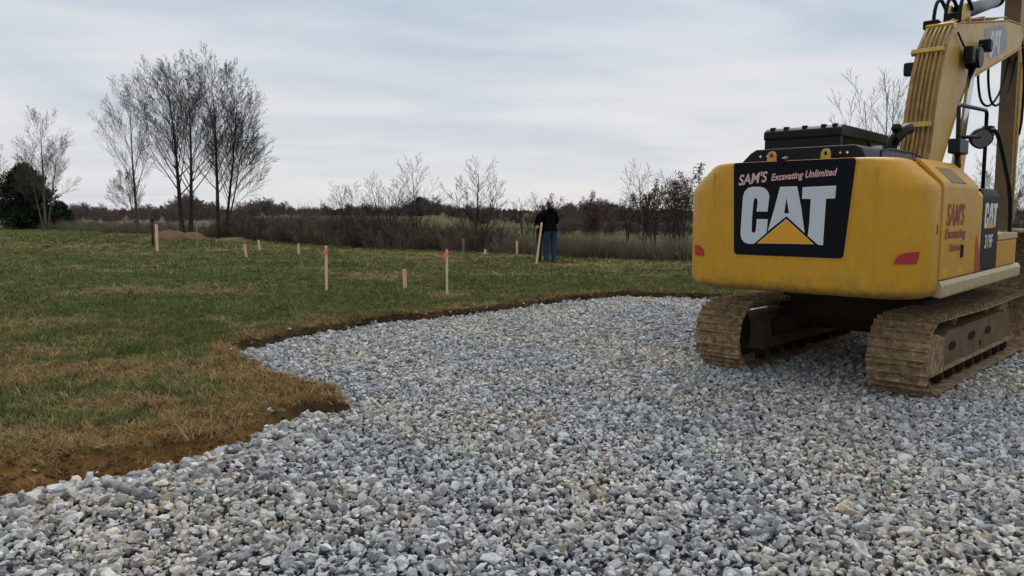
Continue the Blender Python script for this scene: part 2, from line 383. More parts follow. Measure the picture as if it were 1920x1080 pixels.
EDGE = [(-9, -6), (-9, 1.8), (-6.4, 3.2), (-4.6, 4.12), (-3.34, 4.88), (-3.07, 5.08), (-2.56, 5.46), (-2.31, 5.83), (-2.2, 6.11), (-2.05, 6.75), (-1.95, 7.02),
        (-1.56, 7.16), (-1.70, 7.5), (-1.99, 7.87), (-2.57, 8.51), (-3.03, 9.1), (-3.74, 10.15), (-3.23, 11.57), (-2.33, 12.85), (-1.06, 13.86),
        (0.21, 15.03), (1.35, 16.21), (2.5, 17.05), (4.04, 16.61), (6.0, 15.9), (9.0, 15.2), (14, 14.2), (19, 11), (19, -6)]
EA = np.array(EDGE)
def sdist(x, y):
    """signed distance to the gravel outline, positive outside"""
    x = np.asarray(x, float); y = np.asarray(y, float); d2 = np.full(x.shape, 1e9); ins = np.zeros(x.shape, bool)
    for i in range(len(EA)):
        ax, ay = EA[i]; bx, by = EA[(i + 1) % len(EA)]; ex, ey = bx - ax, by - ay
        t_ = np.clip(((x - ax) * ex + (y - ay) * ey) / (ex * ex + ey * ey), 0, 1)
        d2 = np.minimum(d2, (x - ax - t_ * ex) ** 2 + (y - ay - t_ * ey) ** 2)
        c_ = (ay > y) != (by > y)
        xx = ax + (y - ay) / (by - ay + 1e-12) * ex
        ins ^= c_ & (x < xx)
    return np.sqrt(d2) * np.where(ins, -1, 1)
CX = np.array([-400, -120, -46, -33.6, -23.8, -16.1, -10.2, -4.2, 0, 2.5, 5.65, 12, 25, 60, 400]); CY = np.array([220, 120, 69.5, 60.3, 50.9, 44.1, 36.9, 30.8, 28.2, 26.3, 24.3, 21.5, 17, 12, 0])
def crest(x): return np.interp(x, CX, CY)
def gravel_z(x, y): return -0.058 + 0.045 * (fbm(x * 0.7, y * 0.7, 5, 3) - 0.5)
def bank(x, y):
    """width and height of the cut edge"""
    near = sstep(6.5, 5.0, y)
    return 0.09 + 0.27 * near, 0.085 + 0.085 * near
def sd_rough(x, y):
    return sdist(x, y) + 0.24 * (fbm(x * 2.2, y * 2.2, 21, 4) - 0.5) + 0.06 * (vnoise(x * 11, y * 11, 31) - 0.5)
def ground_z(x, y, sd=None):
    x = np.asarray(x, float); y = np.asarray(y, float)
    sd = sd_rough(x, y) if sd is None else sd
    w_, h_ = bank(x, y)
    lawn = h_ + 0.17 * sstep(0, 13, sd) + 0.05 * (fbm(x * 0.35, y * 0.35, 9, 3) - 0.5) * sstep(0.2, 3, sd) + 0.02 * (vnoise(x * 3, y * 3, 12) - 0.5)
    t_ = np.clip((sd + 0.03) / (w_ + 0.03), 0, 1)
    prof = np.where(t_ < 1, t_ ** 0.8, 1.0)
    z = np.where(sd < -0.03, -0.15, -0.075 + (lawn + 0.075) * prof)
    z = z + np.where((sd > -0.03) & (t_ < 1), 0.05 * (fbm(x * 6, y * 6, 41, 3) - 0.5), 0)
    # beyond the crest of the lawn the land falls away to lower fields, then rises to the horizon
    s = y - crest(x)
    right = sstep(-24, -9, x)
    drop = (0.35 + 2.65 * right) * sstep(0.0, 30, s) + 0.25 * sstep(0, 5, s) * right
    r = np.hypot(x, y)
    far = 2.6 * sstep(170, 420, r) * right + 2.2 * sstep(350, 2500, r)
    roll = 1.6 * (fbm(x * 0.006, y * 0.006, 77, 3) - 0.5) * sstep(120, 300, r)
    return z - drop + far + roll
def dryness(x, y):
    d = fbm(x * 0.28, y * 0.42, 61, 4) * 0.62 + fbm(x * 1.7, y * 1.7, 62, 3) * 0.38
    d = (d - 0.5) * 2.9 + 0.27 - 0.30 * np.exp(-(((x + 5.0) / 4.0) ** 2 + ((y - 11.5) / 2.6) ** 2))
    d = d + 0.72 * sstep(9.6, 8.0, y) * sstep(-8.5, -3.6, x)                       # trampled corner beside the pad
    d = d + 0.34 * sstep(17, 12.2, y) * sstep(-5.0, 1.0, x) + 0.18 * sstep(-3, 3, x) * sstep(30, 14, y)
    for cx, cy, rx, ry, a in ((-1.28, 16.15, 0.55, 0.55, 1.0), (-2.4, 17.4, 0.5, 0.45, 0.4), (0.1, 20.6, 1.3, 0.4, 0.7), (1.2, 23.9, 0.9, 0.4, 0.5), (-12.2, 22.5, 3.4, 0.7, 0.45), (-10.4, 20.3, 2.6, 0.5, 0.45), (-13.5, 18.3, 2.0, .5, .5)):
        d = d + a * np.exp(-(((x - cx) / rx) ** 2 + ((y - cy) / ry) ** 2))
    return d
def growth(a, b, first, ratio):
    out = []; v = a; s = first; sg = 1 if b > a else -1
    while (v - b) * sg < 0:
        v += s * sg; s *= ratio; out.append(v)
    return out
xs = np.array(growth(-8, -3500, 0.12, 1.10)[::-1] + list(np.arange(-8, 5.01, 0.065)) + growth(5.0, 3500, 0.12, 1.10))
ys = np.array(growth(3, -60, 0.15, 1.2)[::-1] + list(np.arange(3, 17.6, 0.065)) + list(np.arange(17.7, 80, 0.55)) + growth(80, 5000, 0.7, 1.10))
GX, GY = np.meshgrid(xs, ys); SD = sd_rough(GX, GY); GZ = ground_z(GX, GY, SD)
nx, ny = len(xs), len(ys); idx = np.arange(nx * ny).reshape(ny, nx)
F = np.stack([idx[:-1, :-1], idx[:-1, 1:], idx[1:, 1:], idx[1:, :-1]], -1).reshape(-1, 4)
me = np_mesh('ground', np.stack([GX, GY, GZ], -1).reshape(-1, 3), F)
dry = sstep(0.25, 1.0, dryness(GX, GY))[..., None]
turf = np.array([0.068, 0.075, 0.022]) * (1 - dry) + np.array([0.19, 0.142, 0.062]) * dry
w_, h_ = bank(GX, GY)
soilf = (1 - sstep(0.55 * w_, 1.25 * w_ + 0.04, SD))[..., None]
near = sstep(7.4, 6.0, GY)[..., None]
sn = fbm(GX * 3, GY * 3, 51, 4)[..., None]
soil = (np.array([0.055, 0.036, 0.022]) * (1 - near) + np.array([0.20, 0.108, 0.036]) * near) * (0.45 + 1.1 * sn)
alb = turf * (1 - soilf) + soil * soilf
s_ = (GY - crest(GX))
rightf = sstep(-.37, -.27, GX / np.maximum(GY, 1.0))[..., None]
fn = fbm(GX * 0.02, GY * 0.05, 71, 4)[..., None]
field = np.array([0.235, 0.185, 0.125]) * (1 - rightf) + (np.array([0.088, 0.094, 0.036]) * np.minimum(1, fn * 1.5) + np.array([0.13, 0.105, 0.060]) * np.maximum(0, 1 - fn * 1.5)) * rightf
rr = np.hypot(GX, GY)[..., None]
strip = np.exp(-((rr - 240) / 40) ** 2) * (0.6 - 0.48 * rightf)
field = field * (1 - strip) + np.array([0.30, 0.255, 0.19]) * strip
ff = sstep(0.0, 4.0, s_)[..., None]
alb = alb * (1 - ff) + field * ff
a = me.color_attributes.new('albedo', 'FLOAT_COLOR', 'POINT')
a.data.foreach_set('color', np.concatenate([alb, np.ones_like(alb[..., :1])], -1).astype(np.float32).ravel())
me.polygons.foreach_set('use_smooth', np.ones(len(F), bool))
ground = link_mesh('ground', me, M['earth']); tag(ground, kind='structure')

# gravel bed sheet under the stones
gxs = np.arange(-9, 19.01, 0.25); gys = np.arange(-5, 17.6, 0.25); QX, QY = np.meshgrid(gxs, gys); QS = sdist(QX, QY)
qi = np.arange(QX.size).reshape(QX.shape); QF = np.stack([qi[:-1, :-1], qi[:-1, 1:], qi[1:, 1:], qi[1:, :-1]], -1).reshape(-1, 4)
keep = (QS.ravel()[QF] < 0.0).any(1); QF = QF[keep]
used, inv = np.unique(QF, return_inverse=True); QV = np.stack([QX.ravel(), QY.ravel(), gravel_z(QX, QY).ravel() - 0.012], -1)[used]
gravel = link_mesh('gravel_pad', np_mesh('gravel_pad', QV, inv.reshape(-1, 4)), M['grit']); tag(gravel, kind='structure')

# ------------------------------------------------------------------ excavator pose
EXO = (4.528, 9.759, -0.012); UP_YAW = 43.0; UC_YAW = 44.5
# ------------------------------------------------------------------ stones
rng = np.random.default_rng(7); random.seed(7)
def rock_mesh(i):
    r_ = np.random.default_rng(100 + i); bm = bmesh.new()
    n = int(r_.integers(11, 17)); p_ = r_.normal(size=(n, 3)); p_ /= np.linalg.norm(p_, axis=1)[:, None]
    p_ *= r_.uniform(0.82, 1.12, (n, 1)); ax = np.array([1, r_.uniform(0.68, 0.92), r_.uniform(0.5, 0.75)])
    for v in p_ * ax: bm.verts.new(v)
    h_ = bmesh.ops.convex_hull(bm, input=bm.verts[:])
    bmesh.ops.delete(bm, geom=list({g for g in h_['geom_interior'] if isinstance(g, bmesh.types.BMVert)}), context='VERTS')
    bmesh.ops.dissolve_limit(bm, angle_limit=rad(14), verts=bm.verts[:], edges=bm.edges[:])
    bmesh.ops.bevel(bm, geom=bm.edges[:] + bm.verts[:], offset=0.05, segments=1, affect='EDGES', profile=0.5, clamp_overlap=True)
    bmesh.ops.recalc_face_normals(bm, faces=bm.faces)
    me = bpy.data.meshes.new('stone'); bm.to_mesh(me); bm.free(); me.materials.append(M['stone'])
    return me
ROCKS = [rock_mesh(i) for i in range(16)]
# heap them: each stone settles on the height left by those before it
HC = 0.0125; hx0, hx1, hy0, hy1 = -6.0, 12.5, 2.7, 17.8
HX = np.arange(hx0, hx1, HC); HY = np.arange(hy0, hy1, HC)
HG = np.empty((len(HY), len(HX)), np.float32)
for j in range(0, len(HY), 200):
    a_, b_ = np.meshgrid(HX, HY[j:j + 200]); HG[j:j + 200] = gravel_z(a_, b_)
def in_view(x, y, m_=1.4): return np.abs(x) < 0.69 * y + m_
cell = 0.0368
cx, cy = np.meshgrid(np.arange(hx0 + .1, hx1 - .1, cell), np.arange(hy0 + .1, hy1 - .1, cell))
px = (cx + rng.uniform(-.5, .5, cx.shape) * cell * 1.5).ravel(); py = (cy + rng.uniform(-.5, .5, cx.shape) * cell * 1.5).ravel()
sd0 = sd_rough(px, py); ok = in_view(px, py) & (sd0 < 0.035) & ((px < 9.5) | (py < 14))
# a thinning fringe, and the pad's far right corner behind the machine
ok &= (sd0 < -0.03) | (rng.random(len(px)) < 0.45)
px, py = px[ok], py[ok]
extra = rng.random(len(px)) < 0.14
px = np.concatenate([px, px[extra] + rng.normal(0, .03, extra.sum())]); py = np.concatenate([py, py[extra] + rng.normal(0, .03, extra.sum())])
n = len(px); a_ = np.clip(rng.lognormal(math.log(0.0252), 0.34, n), 0.010, 0.060)
edge_big = sstep(-0.9, -0.1, sdist(px, py)) * sstep(7.5, 6.0, py); a_ = a_ * (1 + 0.5 * edge_big)
order = rng.permutation(n); px, py, a_ = px[order], py[order], a_[order]
pz = np.empty(n); tilt = rng.uniform(-0.75, 0.75, (n, 2)); yaw = rng.uniform(0, 2 * math.pi, n)
rc = (a_ * 0.75 / HC).astype(int); jx = ((px - hx0) / HC).astype(int); jy = ((py - hy0) / HC).astype(int)
domes = {}
for r_ in range(0, 7):
    q = np.arange(-r_, r_ + 1); dd = (q[:, None] ** 2 + q[None, :] ** 2) / max(r_ + .5, 1) ** 2
    domes[r_] = (dd <= 1, np.sqrt(np.clip(1 - dd, 0, 1)).astype(np.float32))
for i in range(n):
    r_ = min(rc[i], 6); y0, x0 = jy[i] - r_, jx[i] - r_
    sub = HG[y0:y0 + 2 * r_ + 1, x0:x0 + 2 * r_ + 1]; mk, dm = domes[r_]
    if sub.shape != mk.shape: pz[i] = -9; continue
    lo, mean = sub.min(), float(sub.mean()); z0 = 0.62 * mean + 0.38 * lo
    hh = a_[i] * 0.60; pz[i] = z0 + hh * 0.72
    np.maximum(sub, np.where(mk, pz[i] + hh * dm * 0.95 , -9), out=sub)
good = (pz > -5); good &= (pz < 0.05)
px, py, pz, a_, tilt, yaw = px[good], py[good], pz[good], a_[good], tilt[good], yaw[good]; n = len(px)
ns_ = 90; qx = rng.uniform(-5, 3, 2500); qy = rng.uniform(4.2, 16, 2500); qs = sd_rough(qx, qy); kq = (qs > .05) & (qs < .05 + rng.exponential(.16, 2500)); qx, qy = qx[kq][:ns_], qy[kq][:ns_]
px = np.concatenate([px, qx]); py = np.concatenate([py, qy]); pz = np.concatenate([pz, ground_z(qx, qy) + .012]); a_ = np.concatenate([a_, rng.uniform(.016, .036, len(qx))]); tilt = np.concatenate([tilt, rng.uniform(-.4, .4, (len(qx), 2))]); yaw = np.concatenate([yaw, rng.uniform(0, 6.28, len(qx))]); n = len(px)
rotv = np.stack([tilt[:, 0], tilt[:, 1], yaw], -1); pick = rng.integers(0, len(ROCKS), n)
sclv = np.stack([a_ * rng.uniform(.95, 1.3, n), a_ * rng.uniform(.7, 1.1, n), a_ * rng.uniform(.75, 1.2, n)], -1)
vis = (np.abs(px) < 0.63 * py) & (py > 3.75) & (pz > np.median(pz) - 0.004)
score = np.where(vis, a_ / py, 0); big = np.argsort(-score)[:300]; mask = np.zeros(n, bool); mask[big] = True
for i in big:
    o = link_mesh('stone', ROCKS[pick[i]], None, gravel); o.location = (px[i], py[i], pz[i]); o.rotation_euler = rotv[i]; o.scale = sclv[i]
r_ = ~mask
loose = scatter('loose_stone', np.stack([px, py, pz], -1)[r_], rotv[r_], sclv[r_], pick[r_], ROCKS, gravel, M['stone']); tag(loose, kind='stuff')

# crumbled soil along the cut
qx = rng.uniform(-6.5, 4.5, 90000); qy = rng.uniform(3.2, 17.5, 90000); qs = sd_rough(qx, qy); w_, h_ = bank(qx, qy)
kq = (qs > -.05) & (qs < w_ + .05) & in_view(qx, qy); qx, qy = qx[kq], qy[kq]; nq = len(qx); qa = np.clip(rng.lognormal(math.log(.013), .5, nq), .005, .045)
M['clod'] = plain('soil_clod', (0.125, 0.074, 0.034), 0.95, var=.6, scale=5, bmp=.8, spec=.05)
CL = []
for r0 in ROCKS[:6]:
    m_ = r0.copy(); m_.materials.clear(); m_.materials.append(M['clod']); CL.append(m_)
cl = scatter('soil_crumbs', np.stack([qx, qy, ground_z(qx, qy) + qa * .2], -1), rng.uniform(-1, 1, (nq, 3)) * [.6, .6, 3.1], np.stack([qa, qa, qa * .9], -1), rng.integers(0, 6, nq), CL, None, M['clod'])
tag(cl, 'crumbled brown soil along the cut edge of the lawn', 'soil', kind='stuff')

# ------------------------------------------------------------------ lawn grass
def tuft(seed, nb, h, rad_, wid, lean, mat):
    r_ = np.random.default_rng(seed); V = []; Fq = []
    for _ in range(nb):
        a0 = r_.uniform(0, 6.283); rr_ = rad_ * math.sqrt(r_.random()); bx, by = rr_ * math.cos(a0), rr_ * math.sin(a0)
        da = r_.uniform(0, 6.283); hh = h * r_.uniform(.45, 1.15); ln = lean * r_.uniform(.2, 1.2) * hh; wd = wid * r_.uniform(.7, 1.3)
        fa = r_.uniform(0, 6.283); wx, wy = wd * math.cos(fa) / 2, wd * math.sin(fa) / 2
        k = len(V)
        for tt, ww in ((0, 1.0), (0.55, .85), (1.0, .12)):
            ox = bx + math.cos(da) * ln * tt ** 1.7; oy = by + math.sin(da) * ln * tt ** 1.7; oz = hh * (tt - 0.25 * min(lean, 2) / 2 * tt * tt) - .006
            V += [(ox - wx * ww, oy - wy * ww, oz), (ox + wx * ww, oy + wy * ww, oz)]
        Fq += [(k, k + 1, k + 3, k + 2), (k + 2, k + 3, k + 5, k + 4)]
    me = np_mesh('grass_tuft', V, Fq); me.materials.append(mat); return me
TU = [tuft(s, 26, .062, .062, .0055, .9, M['grass']) for s in range(4)] + [tuft(s + 10, 24, .058, .065, .005, 1.3, M['straw']) for s in range(4)] \
   + [tuft(s + 20, 20, .075, .06, .0055, 1.9, M['deadgrass']) for s in range(3)]
def lawn_pts(n_, x0, x1, y0, y1):
    x = rng.uniform(x0, x1, n_); y = rng.uniform(y0, y1, n_); k = in_view(x, y, 1.0) & (y < crest(x) + 0.8); return x[k], y[k]
parts = []
for (n_, x0, x1, y0, y1, sxy, sz) in ((34000, -9.5, 4, 4.2, 13.5, 1.0, 1.0), (30000, -13, 14, 12.5, 20, 1.35, 1.0), (34000, -21, 13, 20, 32, 2.0, 1.05), (26000, -48, 4, 32, 72, 3.2, 1.15)):
    x, y = lawn_pts(n_, x0, x1, y0, y1); parts.append(np.stack([x, y, np.full(len(x), sxy), np.full(len(x), sz)], -1))
G = np.concatenate(parts); x, y = G[:, 0], G[:, 1]; sd0 = sd_rough(x, y); w_, h_ = bank(x, y)
d0 = dryness(x, y) + rng.normal(0, .24, len(x)) + .5 * (rng.random(len(x)) < .06); rim = sd0 < w_ + 0.10 + 0.22 * fbm(x * 1.5, y * 1.5, 33, 2) + 0.15 * sstep(7, 5.6, y)
onbank = sd0 < w_ * 0.85
keepg = (sd0 > 0.02) & (~onbank | (rng.random(len(x)) < 0.40 + 0.5 * sstep(7.2, 6.2, y)))
brown = (rim & (rng.random(len(x)) < 0.62)) | ((dryness(x, y) > .75) & (y < 9.5) & (rng.random(len(x)) < .45))
pk = np.where(brown, rng.integers(8, 11, len(x)), np.where(d0 > 0.62, rng.integers(4, 8, len(x)), rng.integers(0, 4, len(x))))
zg = ground_z(x, y, sd0)
P = np.stack([x, y, zg], -1); s0 = rng.lognormal(-.02, .27, len(x)).clip(.5, 1.9) * np.where(onbank, .8, 1) * (0.8 + 0.5 * fbm(x * 1.3, y * 1.3, 91, 2))
sc = np.stack([G[:, 2] * s0, G[:, 2] * s0, G[:, 3] * s0], -1)
ro = np.stack([rng.normal(0, .12, len(x)), rng.normal(0, .12, len(x)), rng.uniform(0, 6.28, len(x))], -1)
gr = scatter('lawn_grass', P[keepg], ro[keepg], sc[keepg], pk[keepg], TU, None, M['grass'])
tag(gr, 'short patchy green and straw coloured grass covering the lawn', 'grass', kind='stuff')

# ------------------------------------------------------------------ excavator (local axes: x right, y forward, z up)
EX = empty('excavator', EXO, -rad(UP_YAW), 'yellow tracked excavator with black rear panel and muddy tracks parked on gravel', 'excavator')

# --- undercarriage
def make_shoe_mesh():
    bm = bmesh.new(); W = 0.29; p_ = 0.0955
    bm_box(bm, -W, W, -p_, p_, -0.022, -0.008)
    for yy, hgt in ((-0.076, 0.044), (0.022, 0.040)):
        bm_prism(bm, [(yy - 0.013, -0.0085), (yy + 0.013, -0.0085), (yy + 0.006, hgt - 0.008), (yy - 0.006, hgt - 0.008)], -W + 0.004, W - 0.004, 'x')
    r_ = np.random.default_rng(3)
    for _ in range(26):
        X = r_.uniform(-W + .04, W - .04); Y = r_.choice([-0.030, 0.066]) + r_.uniform(-.012, .012); q = r_.uniform(.010, .022)
        bmesh.ops.create_icosphere(bm, subdivisions=1, radius=1, matrix=Matrix.Translation((X, Y, -.006)) @ Matrix.Diagonal((q * 1.8, q, q * .9, 1)))
    bm_box(bm, -0.10, -0.055, -0.09, 0.09, -0.10, -0.0225); bm_box(bm, 0.055, 0.10, -0.09, 0.09, -0.10, -0.0225)
    me = bpy.data.meshes.new('track_shoe'); bmesh.ops.recalc_face_normals(bm, faces=bm.faces); bm.to_mesh(me); bm.free(); me.materials.append(M['mud']); return me
SHOE = make_shoe_mesh()
TR_R = 0.385; TR_L = 1.82; TR_ZC = 0.40; TR_O = 0.22
NS = 51; PER = 4 * TR_L + 2 * math.pi * TR_R
def track_pt(s):
    s %= PER; half = 2 * TR_L; arc = math.pi * TR_R
    if s < half:                                   # top run, with sag between the carrier rollers
        u = -TR_L + s; return u, TR_ZC + TR_R - 0.022 * math.sin(math.pi * s / half) ** 2, math.pi * 0
    s -= half
    if s < arc:
        a = s / TR_R; return TR_L + TR_R * math.sin(a), TR_ZC + TR_R * math.cos(a), a
    s -= arc
    if s < half: return TR_L - s, TR_ZC - TR_R, math.pi
    s -= half; a = s / TR_R
    return -TR_L - TR_R * math.sin(a), TR_ZC - TR_R * math.cos(a), math.pi + a
def wheel(name, r, width, y, z, x, mat, parent, seg=28, hub=0.35):
    bm = bmesh.new()
    prof = [(-.5, .80), (-.5, .97), (-.42, 1), (.42, 1), (.5, .97), (.5, .80), (.40, .76), (.40, hub + .08), (.55, hub), (.58, hub * .8), (.58, 0.0)]
    prof = [(-.58, 0.0), (-.58, hub * .8), (-.55, hub), (-.40, hub + .08), (-.40, .76)] + prof
    rings = [[bm.verts.new((x + a * width, y + r * q * math.cos(2 * math.pi * k / seg), z + r * q * math.sin(2 * math.pi * k / seg))) for k in range(seg)] if q > 0 else [bm.verts.new((x + a * width, y, z))] for a, q in prof]
    for A, B in zip(rings, rings[1:]):
        for k in range(seg):
            f = [A[k % len(A)], A[(k + 1) % len(A)], B[(k + 1) % len(B)], B[k % len(B)]]
            f = list(dict.fromkeys(f))
            if len(f) > 2: bm.faces.new(f)
    return bm_obj(name, bm, mat, parent)
for side in (-1, 1):
    xc = side * 1.0
    tr = empty('track', (0, 0, 0)); tr.parent = EX; tr.rotation_euler = (0, 0, -rad(UC_YAW - UP_YAW))
    for k in range(NS):
        u, z, a = track_pt(k * PER / NS + 0.05); u += TR_O
        o = link_mesh('track_shoe', SHOE, None, tr); o.location = (xc + random.uniform(-.004, .004), u, z); o.rotation_mode = "ZYX"; o.rotation_euler = (-a + random.uniform(-.02, .02), 0, (math.pi if random.random() < .5 else 0))
    # side frame: welded box with sloping shoulder, end yoke, lightening holes
    fr = prism('track_frame', [(-1.22, .17), (1.72, .17), (1.80, .30), (1.74, .50), (1.45, .60), (-1.00, .60), (-1.22, .52)], xc - .17, xc + .20, M['framemud'], tr, bev=.012)
    prism('frame_skirt', [(-1.25, .205), (1.7, .205), (1.7, .245), (-1.25, .245)], xc + side * .205, xc + side * .245, M['mud'], tr, bev=.006)
    prism('idler_yoke', [(-1.78, .27), (-1.72, .19), (-1.24, .19), (-1.24, .56), (-1.50, .62), (-1.72, .60), (-1.78, .50)], xc + side * .15, xc + side * .235, M['mud'], tr, bev=.012)
    for (a0, b0, ww, hh) in ((-.85, .42, .14, .05), (-.1, .45, .16, .05), (.62, .43, .14, .05), (.3, .31, .05, .04)):
        pts = [(a0 + ww * math.cos(t_), b0 + hh * math.sin(t_)) for t_ in [2 * math.pi * k / 16 for k in range(16)]]
        if side > 0: decal('frame_slot', [pts], lambda p, h, X=xc: (X + .2005 + h, p[0], p[1]), 0.003, M['dark'], tr)
    wheel('idler_wheel', .31, .15, TR_O - TR_L, TR_ZC, xc, M['darkmud'], tr)
    wheel('drive_sprocket', .31, .12, TR_O + TR_L, TR_ZC, xc, M['mud'], tr, 24, .55)
    for yy in np.linspace(-1.15, 1.58, 8): wheel('bottom_roller', .085, .36, yy, .13, xc, M['darkmud'], tr, 16, .5)
    for yy in (-.45, .9): wheel('carrier_roller', .065, .22, yy, .66, xc, M['mud'], tr, 14, .5)
uc = empty('undercarriage', (0, 0, 0)); uc.parent = EX; uc.rotation_euler = (0, 0, -rad(UC_YAW - UP_YAW))
prism('carbody', [(-.55, .42), (.55, .42), (.75, .62), (.62, .86), (-.62, .86), (-.75, .62)], -.84, .84, M['darkmud'], uc, bev=.02)
bm = bmesh.new(); bm_tube(bm, [(0, 0, .855), (0, 0, 1.02)], .62, 36); bm_obj('swing_bearing', bm, M['dark'], uc)
for sx in (-1, 1):
    for sy in (-1, 1):
        bm = bmesh.new(); bm_tube(bm, [(sx * .45, sy * .35, .60), (sx * .86, sy * .95, .42)], [.17, .13], 8); bm_obj('leg', bm, M['darkmud'], uc)

# --- upper structure
CR = 0.42; HW = 1.27; RU = -2.50
def rear_u(r): 
    q = max(0.0, abs(r) - (HW - CR)); return RU + CR - math.sqrt(max(0.0, CR * CR - q * q))
def outline(hw, ru, fu, rc_, n_=9):
    pts = [(hw, fu)]
    for k in range(n_ + 1):
        a = k / n_ * math.pi / 2; pts.append((hw - rc_ + rc_ * math.cos(a), ru + rc_ - rc_ * math.sin(a)))
    pts += [(-p[0], p[1]) for p in pts[::-1]]
    return pts
def loft(name, levels, fu, mat, parent, smooth_bev=None):
    bm = bmesh.new(); rings = []
    for (z, hw, ru, rc_) in levels: rings.append([bm.verts.new((p[0], p[1], z)) for p in outline(hw, ru, fu, rc_)])
    for A, B in zip(rings, rings[1:]):
        for k in range(len(A)):
            f = bm.faces.new((A[k], A[(k + 1) % len(A)], B[(k + 1) % len(A)], B[k])); f.smooth = k != len(A) - 1
    bm.faces.new(rings[0]); bm.faces.new(rings[-1])
    o = bm_obj(name, bm, mat, parent)
    return o
cw = loft('counterweight', [(1.030, 1.12, -2.36, .36), (1.036, 1.18, -2.42, .38), (1.060, 1.235, -2.475, .40), (1.11, 1.265, -2.497, .42), (1.16, HW, RU, CR), (2.06, HW, RU, CR), (2.11, 1.262, RU, CR), (2.15, 1.235, RU, CR), (2.345, 1.03, RU + .003, .40), (2.375, .985, RU + .012, .38), (2.392, .93, RU + .04, .36), (2.394, .88, RU + .07, .35)], -1.96, M['yellow'], EX)
PR = lambda p, h: (p[0], RU - h, p[1])
def rounded(pts, r_, n_=5):
    out = []; m_ = len(pts)
    for i in range(m_):
        p0, p1, p2 = Vector(pts[i - 1]), Vector(pts[i]), Vector(pts[(i + 1) % m_]); a = (p0 - p1).normalized(); b_ = (p2 - p1).normalized()
        for k in range(n_ + 1):
            t_ = k / n_; q = (p1 + a * r_) * (1 - t_) ** 2 + p1 * 2 * t_ * (1 - t_) + (p1 + b_ * r_) * t_ ** 2; out.append((q.x, q.y))
    return out
pan_c = [(-.615, 2.385), (-.585, 1.415), (.565, 1.415), (.650, 2.385)]
decal('panel_rim', [rounded([(-.635, 2.388), (-.605, 1.395), (.583, 1.395), (.670, 2.388)], .05)], PR, .005, M['yellow'], cw)
decal('rear_panel', [rounded(pan_c, .045)], PR, .010, M['panelblack'], cw)
PL = lambda p, h: (p[0], RU - .0101 - h, p[1])
Cc = [(-.227, 1.88), (-.213, 2.032), (-.228, 2.075), (-.263, 2.108), (-.314, 2.123), (-.389, 2.124), (-.441, 2.114), (-.475, 2.079), (-.491, 2.025), (-.499, 1.839), (-.507, 1.64), (-.494, 1.585), (-.464, 1.553), (-.422, 1.54), (-.364, 1.541), (-.23, 1.656), (-.223, 1.786), (-.329, 1.787), (-.334, 1.676), (-.35, 1.643), (-.379, 1.643), (-.397, 1.664), (-.396, 1.817), (-.386, 1.969), (-.376, 2.013), (-.351, 2.023), (-.33, 2.007), (-.324, 1.969), (-.333, 1.88)]
Ac = [[(-.203, 1.681), (-.143, 1.893), (-.088, 2.118), (.078, 2.12), (.128, 1.903), (.171, 1.672), (-.016, 1.835)], [(-.021, 2.014), (.010, 1.856), (-.042, 1.856)]]
Tc = [(.147, 2.110), (.465, 2.118), (.459, 2.008), (.371, 2.006), (.366, 1.81), (.359, 1.549), (.32, 1.551), (.218, 1.633), (.229, 1.758), (.235, 2.005), (.146, 2.007)]
def rim(loop, d):
    """the letter's thin paler border: the outline grown by d"""
    v = [Vector(p) for p in loop]; m_ = len(v); area = sum(v[i].x * v[(i + 1) % m_].y - v[(i + 1) % m_].x * v[i].y for i in range(m_)); s = 1 if area < 0 else -1; out = []
    for i in range(m_):
        a = (v[i] - v[i - 1]).normalized(); b_ = (v[(i + 1) % m_] - v[i]).normalized(); n0 = Vector((-a.y, a.x)); n1 = Vector((-b_.y, b_.x)); nn = (n0 + n1)
        nn = nn.normalized() * min(1 / max(.35, nn.normalized().dot(n0)), 2.0) * s * d; out.append((v[i].x + nn.x, v[i].y + nn.y))
    return out
for nm, lp in (('letter', [Cc]), ('letter', Ac), ('letter', [Tc])):
    decal('letter_border', [rim(lp[0], .007)], PL, .0012, M['white'], cw) if len(lp) == 1 else decal('letter_border', [rim(lp[0], .007), lp[1]], PL, .0012, M['white'], cw)
    decal(nm, lp, PL, .0025, M['letter'], cw)
decal('triangle_border', [rim([(-.018, 1.792), (.268, 1.551), (-.318, 1.543)], .004)], PL, .0012, M['white'], cw)
decal('triangle', [[(-.018, 1.792), (.268, 1.551), (-.318, 1.543)]], PL, .0025, M['tri'], cw)
PT = lambda p, h: (p[0], RU - .0105 - h, p[1])
text_loops_obj('lettering', "SAM'S", .150, PT, M['pinktext'], cw, .30, .0035, .10, (-.555, 2.150), .82)
text_loops_obj('lettering', "Excavating Unlimited", .098, PT, M['pinktext'], cw, .35, .0022, .055, (-.195, 2.190), .80)
def on_cw(p, h): return (p[0], rear_u(p[0]) - h, p[1])
